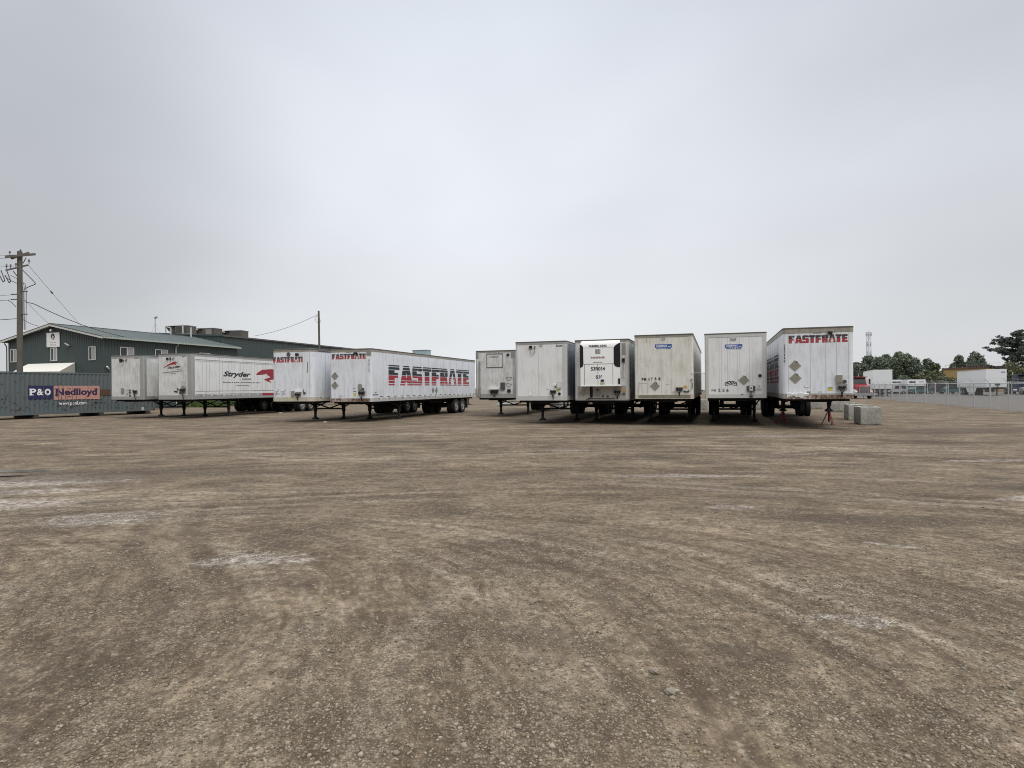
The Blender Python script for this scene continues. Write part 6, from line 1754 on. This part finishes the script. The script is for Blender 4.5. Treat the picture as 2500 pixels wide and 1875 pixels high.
    stony = rng(noise(scaled((1, 1, 1), (13, 5, 0)), .55, 5.0, .62), .36, .60, .15, 1.0)
    g1 = N(nt, 'ShaderNodeMix', data_type='RGBA', blend_type='MULTIPLY'); L(nt, stony, g1.inputs['Factor']); L(nt, c, g1.inputs['A'])
    cr = N(nt, 'ShaderNodeValToRGB'); e = cr.color_ramp.elements; e[0].color = (.48, .45, .42, 1); e[1].color = (1.55, 1.56, 1.55, 1); k_ = e.new(.5); k_.color = (.95, .95, .95, 1)
    L(nt, sv.outputs['Red'], cr.inputs['Fac']); L(nt, cr.outputs['Color'], g1.inputs['B'])
    edge = rng(vor.outputs['Distance'], .30, .62)
    c = mix(math_('MULTIPLY', math_('MULTIPLY', edge, stony), .62), g1.outputs['Result'], (0.045, 0.036, 0.028))
    big_st = math_('MULTIPLY', rng(sv2.outputs['Green'], .86, .90), rng(vor2.outputs['Distance'], .36, .28))
    c = mix(math_('MULTIPLY', big_st, .6), c, (0.31, 0.28, 0.235))
    c = mix(math_('MULTIPLY', rng(fine, .54, .42), .62), c, (0.062, 0.048, 0.034))
    gr_ = noise(scaled((1, .55, 1), (3, 8, 0)), 15.0, 4.0, .75)
    c = mix(math_('MULTIPLY', rng(gr_, .56, .72), .45), c, (0.36, 0.32, 0.26)); c = mix(math_('MULTIPLY', rng(gr_, .46, .32), .5), c, (0.05, 0.038, 0.027))
    tn = N(nt, 'ShaderNodeMix', data_type='RGBA', blend_type='MULTIPLY'); tn.inputs['Factor'].default_value = 1.0; L(nt, c, tn.inputs['A']); tn.inputs['B'].default_value = (1.12, 1.075, 1.03, 1); tn.clamp_result = False; c = tn.outputs['Result']
    L(nt, c, b.inputs['Base Color'])
    b.inputs['Roughness'].default_value = .9; b.inputs['Specular IOR Level'].default_value = .25
    hsum = math_('ADD', math_('MULTIPLY', rng(vor.outputs['Distance'], .6, 0.0), math_('MULTIPLY', stony, .011)), math_('MULTIPLY', track, .05))
    hsum = math_('ADD', hsum, math_('MULTIPLY', fine, .016)); hsum = math_('ADD', hsum, math_('MULTIPLY', ring2, .02))
    bp = N(nt, 'ShaderNodeBump', i_Strength=.9, i_Distance=1.0); L(nt, hsum, bp.inputs['Height']); L(nt, bp.outputs['Normal'], b.inputs['Normal'])
    o = np_mesh('ground', vs, fs, m)
    lm = np.zeros_like(X)
    for p_ in LIME: lm = np.maximum(lm, 1 - smooth(.4, 1.0, ellipse(X, Yg, p_)))
    dm = np.zeros_like(X)
    for p_ in DAMP: dm = np.maximum(dm, 1 - smooth(.4, 1.0, ellipse(X, Yg, p_)))
    for n_, v_ in (('pressed', MK['d']), ('scuffed', MK['p']), ('swept', MK['t']), ('limestone', lm), ('damp', dm)):
        at_ = o.data.attributes.new(n_, 'FLOAT', 'POINT'); at_.data.foreach_set('value', v_.astype(np.float32).ravel())
    o['kind'] = 'structure' ; o['kind'] = 'structure'; o['label'] = 'brown and grey gravel yard with tyre tracks and pale limestone patches'; o['category'] = 'ground'
    o.data.polygons.foreach_set('use_smooth', np.ones(len(fs), dtype=bool))
ground()

def far_yard():
    m = worn('grey far yard gravel', (0.105, 0.095, 0.084), (0.165, 0.148, 0.128), .8, .9, seed=3, streak=1.0, scale=.5, lo=.4, hi=.62)
    mb = MB(); mb.add([(30.3, 31.5, .004), (47.6, 81.4, .004), (56, 106, .004), (52, 150, .004), (170, 150, .004), (170, 20, .004)], [(0, 5, 4, 3, 2, 1)], m)
    o = mb.build('far_yard'); o['kind'] = 'structure'; o['label'] = 'darker grey gravel yard beyond the chain-link fence'; o['category'] = 'ground'
far_yard()
def pebbles():
    r = np.random.default_rng(12)
    P_ = []
    for y0, y1, dens in ((2.2, 3.6, 4200), (3.6, 5.0, 2600), (5.0, 7.0, 1200), (7.0, 10.0, 380), (10.0, 15.0, 90)):
        wmax = .86 * y1 + 1.6; n = int(dens * (y1 - y0) * 2 * wmax)
        x = r.uniform(-wmax, wmax, n); y = r.uniform(y0, y1, n)
        keep = np.abs(x) < .86 * y + 1.6
        m = vnoise(x * .9 + 3, y * .9, 7) * .55 + vnoise(x * 2.6, y * 2.6, 8) * .3 + vnoise(x * 8, y * 8, 9) * .15
        psi = x + .517 * np.exp(.58 * (np.minimum(y, 11) - 4.8))
        m = m * .62 + .38 * (vnoise(psi * 1.1 + 40, y * .16, 11) * .6 + vnoise(psi * 3.1 + 40, y * .3, 12) * .4)
        keep &= r.random(n) < np.clip((m - .40) * 5.2, .03, 1)
        P_.append(np.stack([x[keep], y[keep]], 1))
    P_ = np.concatenate(P_); n = len(P_)
    t = (1 + 5 ** .5) / 2
    ico = np.array([(-1, t, 0), (1, t, 0), (-1, -t, 0), (1, -t, 0), (0, -1, t), (0, 1, t), (0, -1, -t), (0, 1, -t), (t, 0, -1), (t, 0, 1), (-t, 0, -1), (-t, 0, 1)]) / math.sqrt(1 + t * t)
    fc = np.array([(0, 11, 5), (0, 5, 1), (0, 1, 7), (0, 7, 10), (0, 10, 11), (1, 5, 9), (5, 11, 4), (11, 10, 2), (10, 7, 6), (7, 1, 8), (3, 9, 4), (3, 4, 2), (3, 2, 6), (3, 6, 8), (3, 8, 9), (4, 9, 5), (2, 4, 11), (6, 2, 10), (8, 6, 7), (9, 8, 1)])
    s = np.clip(r.lognormal(math.log(.0050), .40, n), .0024, .019)
    sc = np.stack([s * r.uniform(.8, 1.4, n), s * r.uniform(.7, 1.1, n), s * r.uniform(.45, .8, n)], 1)
    a = r.uniform(0, 6.28, n); ca, sa = np.cos(a), np.sin(a)
    v = ico[None] * (1 + r.uniform(-.22, .22, (n, 12, 1))) * sc[:, None, :]
    vx = v[..., 0] * ca[:, None] - v[..., 1] * sa[:, None]; vy = v[..., 0] * sa[:, None] + v[..., 1] * ca[:, None]
    z = height(P_[:, 0], P_[:, 1]) + sc[:, 2] * .35
    vs = np.stack([vx + P_[:, 0, None], vy + P_[:, 1, None], v[..., 2] + z[:, None]], -1).reshape(-1, 3)
    fs = (fc[None] + 12 * np.arange(n)[:, None, None]).reshape(-1, 3)
    m = leaf_mat('loose stones', (0.108, 0.084, 0.058), (0.21, 0.173, 0.124), (0.335, 0.292, 0.228))
    o = np_mesh('gravel', vs, fs, m); o['kind'] = 'stuff'; o['label'] = 'loose grey and brown gravel stones strewn over the near yard'; o['category'] = 'gravel'
    print('pebbles', n)
pebbles()
def stone(u, v, rad, seed, label):
    a, b = ab(u, v); Y = -EYE / b; r = np.random.default_rng(seed)
    import bmesh
    bm = bmesh.new(); bmesh.ops.create_icosphere(bm, subdivisions=3, radius=1)
    for q in bm.verts:
        k = 1 + .18 * math.sin(q.co.x * 4 + seed) * math.sin(q.co.y * 5 + seed) + .10 * math.sin(q.co.z * 7 + q.co.x * 6); q.co = V((q.co.x * rad * 1.2, q.co.y * rad, q.co.z * rad * .8)) * k
    m = MB(); bm.verts.index_update(); m.add([tuple(q.co) for q in bm.verts], [tuple(w.index for w in f.verts) for f in bm.faces], M['stone'], True); bm.free()
    x = a * Y; tag(m.build('stone', None, (x, Y, float(height(np.array([x]), np.array([Y]))[0]) + rad * .5)), label, 'stone', 'loose stones bigger than the gravel')
stone(1636, 1690, .028, 3, 'round grey stone with a dark gap under it, largest on the near gravel')
stone(1642, 1703, .016, 4, 'smaller grey stone touching the largest one')
stone(1597, 1640, .026, 6, 'flat whitish stone just behind the largest one')

def scrap(u, v, w, seed, label):
    a, b = ab(u, v); Y = -EYE / b; r = random.Random(seed); m = MB()
    for k in range(5):
        x, y = r.uniform(-w, w) * .5, r.uniform(-w, w) * .3; h = r.uniform(.01, .05)
        m.add([(x - w * .3, y - .05, .004), (x + w * .3, y - .04, .004), (x + w * .22, y + .05, h), (x - w * .25, y + .06, h * .6)], [(0, 1, 2, 3)], M['white_s'])
    tag(m.build('paper_scrap', None, (a * Y, Y, .002)), label, 'litter', 'scraps of litter')
scrap(686, 1008.5, .30, 1, 'white scrap of litter on the ground beside the round-cornered trailer')
scrap(794, 1031, .16, 2, 'tiny white scrap of litter in front of the long lettered trailer')
def puddle():
    m, nt, b = new_mat('standing water'); b.inputs['Base Color'].default_value = (.10, .085, .065, 1); b.inputs['Roughness'].default_value = .14; b.inputs['IOR'].default_value = 1.33
    tcn = N(nt, 'ShaderNodeTexCoord'); rn = N(nt, 'ShaderNodeTexNoise', i_Scale=5.0, i_Detail=2.0); L(nt, tcn.outputs['Object'], rn.inputs['Vector']); bpn = N(nt, 'ShaderNodeBump', i_Strength=.25, i_Distance=.03); L(nt, rn.outputs['Fac'], bpn.inputs['Height']); L(nt, bpn.outputs['Normal'], b.inputs['Normal'])
    r = random.Random(2)
    for i, (cx_, cy_, rx, ry, lb) in enumerate(((-11.25, 13.95, .95, .22, 'shallow brown puddle on the gravel near the photo edge'), (-10.9, 13.2, .45, .09, 'smaller puddle just in front of the larger one'))):
        pts = [(rx * math.cos(t) * (1 + .16 * math.sin(3 * t + 1) + .08 * math.sin(7 * t)), ry * math.sin(t) * (1 + .2 * math.sin(2 * t) + .1 * math.sin(5 * t + 2))) for t in np.linspace(0, 2 * PI, 60, endpoint=False)]
        mb = MB(); mb.add([(x, y, 0) for x, y in pts], [tuple(range(60))], m)
        z = float(height(np.array([cx_]), np.array([cy_]))[0])
        o = mb.build('puddle', None, (cx_, cy_, z + .012)); o['kind'] = 'structure'; o['label'] = lb; o['category'] = 'puddle'
puddle()

# ------------------------------------------------------------------ camera, light, sky
cam = bpy.data.cameras.new('camera'); co = bpy.data.objects.new('camera', cam); col.objects.link(co)
cam.sensor_width = 36.0; cam.lens = F / 2500 * 36.0; cam.clip_start = .05; cam.clip_end = 5000
cam.shift_y = (HOR - 937.5) / 2500
co.matrix_world = Matrix.Translation((0, 0, EYE)) @ Matrix.Rotation(PI / 2, 4, 'X') @ Matrix.Rotation(-ROLL, 4, 'Z')
scene.camera = co

SUN_EL, SUN_AZ = math.radians(52), math.radians(150)      # behind the viewer, to the right
sd = bpy.data.lights.new('sun', 'SUN'); sd.energy = 1.85; sd.angle = math.radians(35); sd.color = (1.0, .97, .93)
so = bpy.data.objects.new('sun', sd); col.objects.link(so)
dirv = V((math.sin(SUN_AZ) * math.cos(SUN_EL), math.cos(SUN_AZ) * math.cos(SUN_EL), math.sin(SUN_EL)))
so.rotation_euler = dirv.to_track_quat('Z', 'Y').to_euler(); so.location = (20, -20, 40)

w = bpy.data.worlds.new('World'); scene.world = w; w.use_nodes = True
nt = w.node_tree; bg = nt.nodes['Background']
sky = N(nt, 'ShaderNodeTexSky', sky_type='NISHITA', sun_disc=False, sun_elevation=SUN_EL, sun_rotation=SUN_AZ)
tc = N(nt, 'ShaderNodeTexCoord')
sep = N(nt, 'ShaderNodeSeparateXYZ'); L(nt, tc.outputs['Generated'], sep.inputs[0])
# overcast deck: brighter towards the zenith, slow lumps
el = N(nt, 'ShaderNodeValToRGB'); e = el.color_ramp.elements
e[0].position = 0.0; e[0].color = (6.1, 6.22, 6.42, 1); e[1].position = 1.0; e[1].color = (19.0, 19.4, 20.0, 1)
for p_, c_ in ((.10, (6.3, 6.42, 6.62)), (.22, (6.5, 6.72, 7.08)), (.36, (6.4, 6.68, 7.14)), (.47, (6.1, 6.42, 6.95)), (.58, (5.6, 5.95, 6.5)), (.82, (17.0, 17.3, 17.6))):
    k = e.new(p_); k.color = c4(c_)
L(nt, sep.outputs['Z'], el.inputs['Fac'])
mp = N(nt, 'ShaderNodeMapping'); mp.inputs['Scale'].default_value = (1.0, 1.0, 1.9); mp.inputs['Location'].default_value = (2.3, .4, .7); L(nt, tc.outputs['Generated'], mp.inputs['Vector'])
cn = N(nt, 'ShaderNodeTexNoise', i_Scale=1.7, i_Detail=3.5, i_Roughness=.45, i_Distortion=.2); L(nt, mp.outputs['Vector'], cn.inputs['Vector'])
cr = N(nt, 'ShaderNodeMapRange'); cr.inputs['From Min'].default_value = .3; cr.inputs['From Max'].default_value = .7; cr.inputs['To Min'].default_value = .88; cr.inputs['To Max'].default_value = 1.08; L(nt, cn.outputs['Fac'], cr.inputs['Value'])
def lobe(d, w):
    v = V(d).normalized(); n_ = N(nt, 'ShaderNodeVectorMath', operation='DOT_PRODUCT'); n_.inputs[1].default_value = v
    nn_ = N(nt, 'ShaderNodeVectorMath', operation='NORMALIZE'); L(nt, tc.outputs['Generated'], nn_.inputs[0]); L(nt, nn_.outputs[0], n_.inputs[0])
    r_ = N(nt, 'ShaderNodeMapRange', interpolation_type='SMOOTHSTEP'); r_.inputs['From Min'].default_value = math.cos(w); r_.inputs['From Max'].default_value = 1.0; L(nt, n_.outputs['Value'], r_.inputs['Value']); return r_.outputs['Result']
def madd(a, k, c):
    n_ = N(nt, 'ShaderNodeMath', operation='MULTIPLY_ADD'); L(nt, a, n_.inputs[0]); n_.inputs[1].default_value = k; L(nt, c, n_.inputs[2]); return n_.outputs[0]
lit = madd(lobe((.03, 1, .30), .66), .19, cr.outputs['Result'])      # thin cloud
lit = madd(lobe((-.70, 1, .36), .30), -.12, lit)
lit = madd(lobe((-.75, 1, .30), .55), -.09, lit)
lit = madd(lobe((.95, 1, .30), .5), -.03, lit)
lit = madd(lobe((0, -1, .12), 1.2), -.50, lit)                       # unseen low sky behind the viewer, dimmed                     # added to deepen shade under the trailers
mul = N(nt, 'ShaderNodeVectorMath', operation='SCALE'); L(nt, el.outputs['Color'], mul.inputs[0]); L(nt, lit, mul.inputs['Scale'])
mx = N(nt, 'ShaderNodeMix', data_type='RGBA'); mx.inputs['Factor'].default_value = .95; L(nt, sky.outputs['Color'], mx.inputs['A']); L(nt, mul.outputs[0], mx.inputs['B'])
L(nt, mx.outputs['Result'], bg.inputs['Color']); bg.inputs['Strength'].default_value = .109

vs_ = scene.view_settings; vs_.view_transform = 'Standard'; vs_.look = 'None'; vs_.exposure = 0.0; vs_.gamma = 1.0; vs_.use_curve_mapping = False
scene.cycles.filter_width = 1.0
scene.cycles.use_denoising = True
scene.cycles.max_bounces = 6; scene.cycles.diffuse_bounces = 3
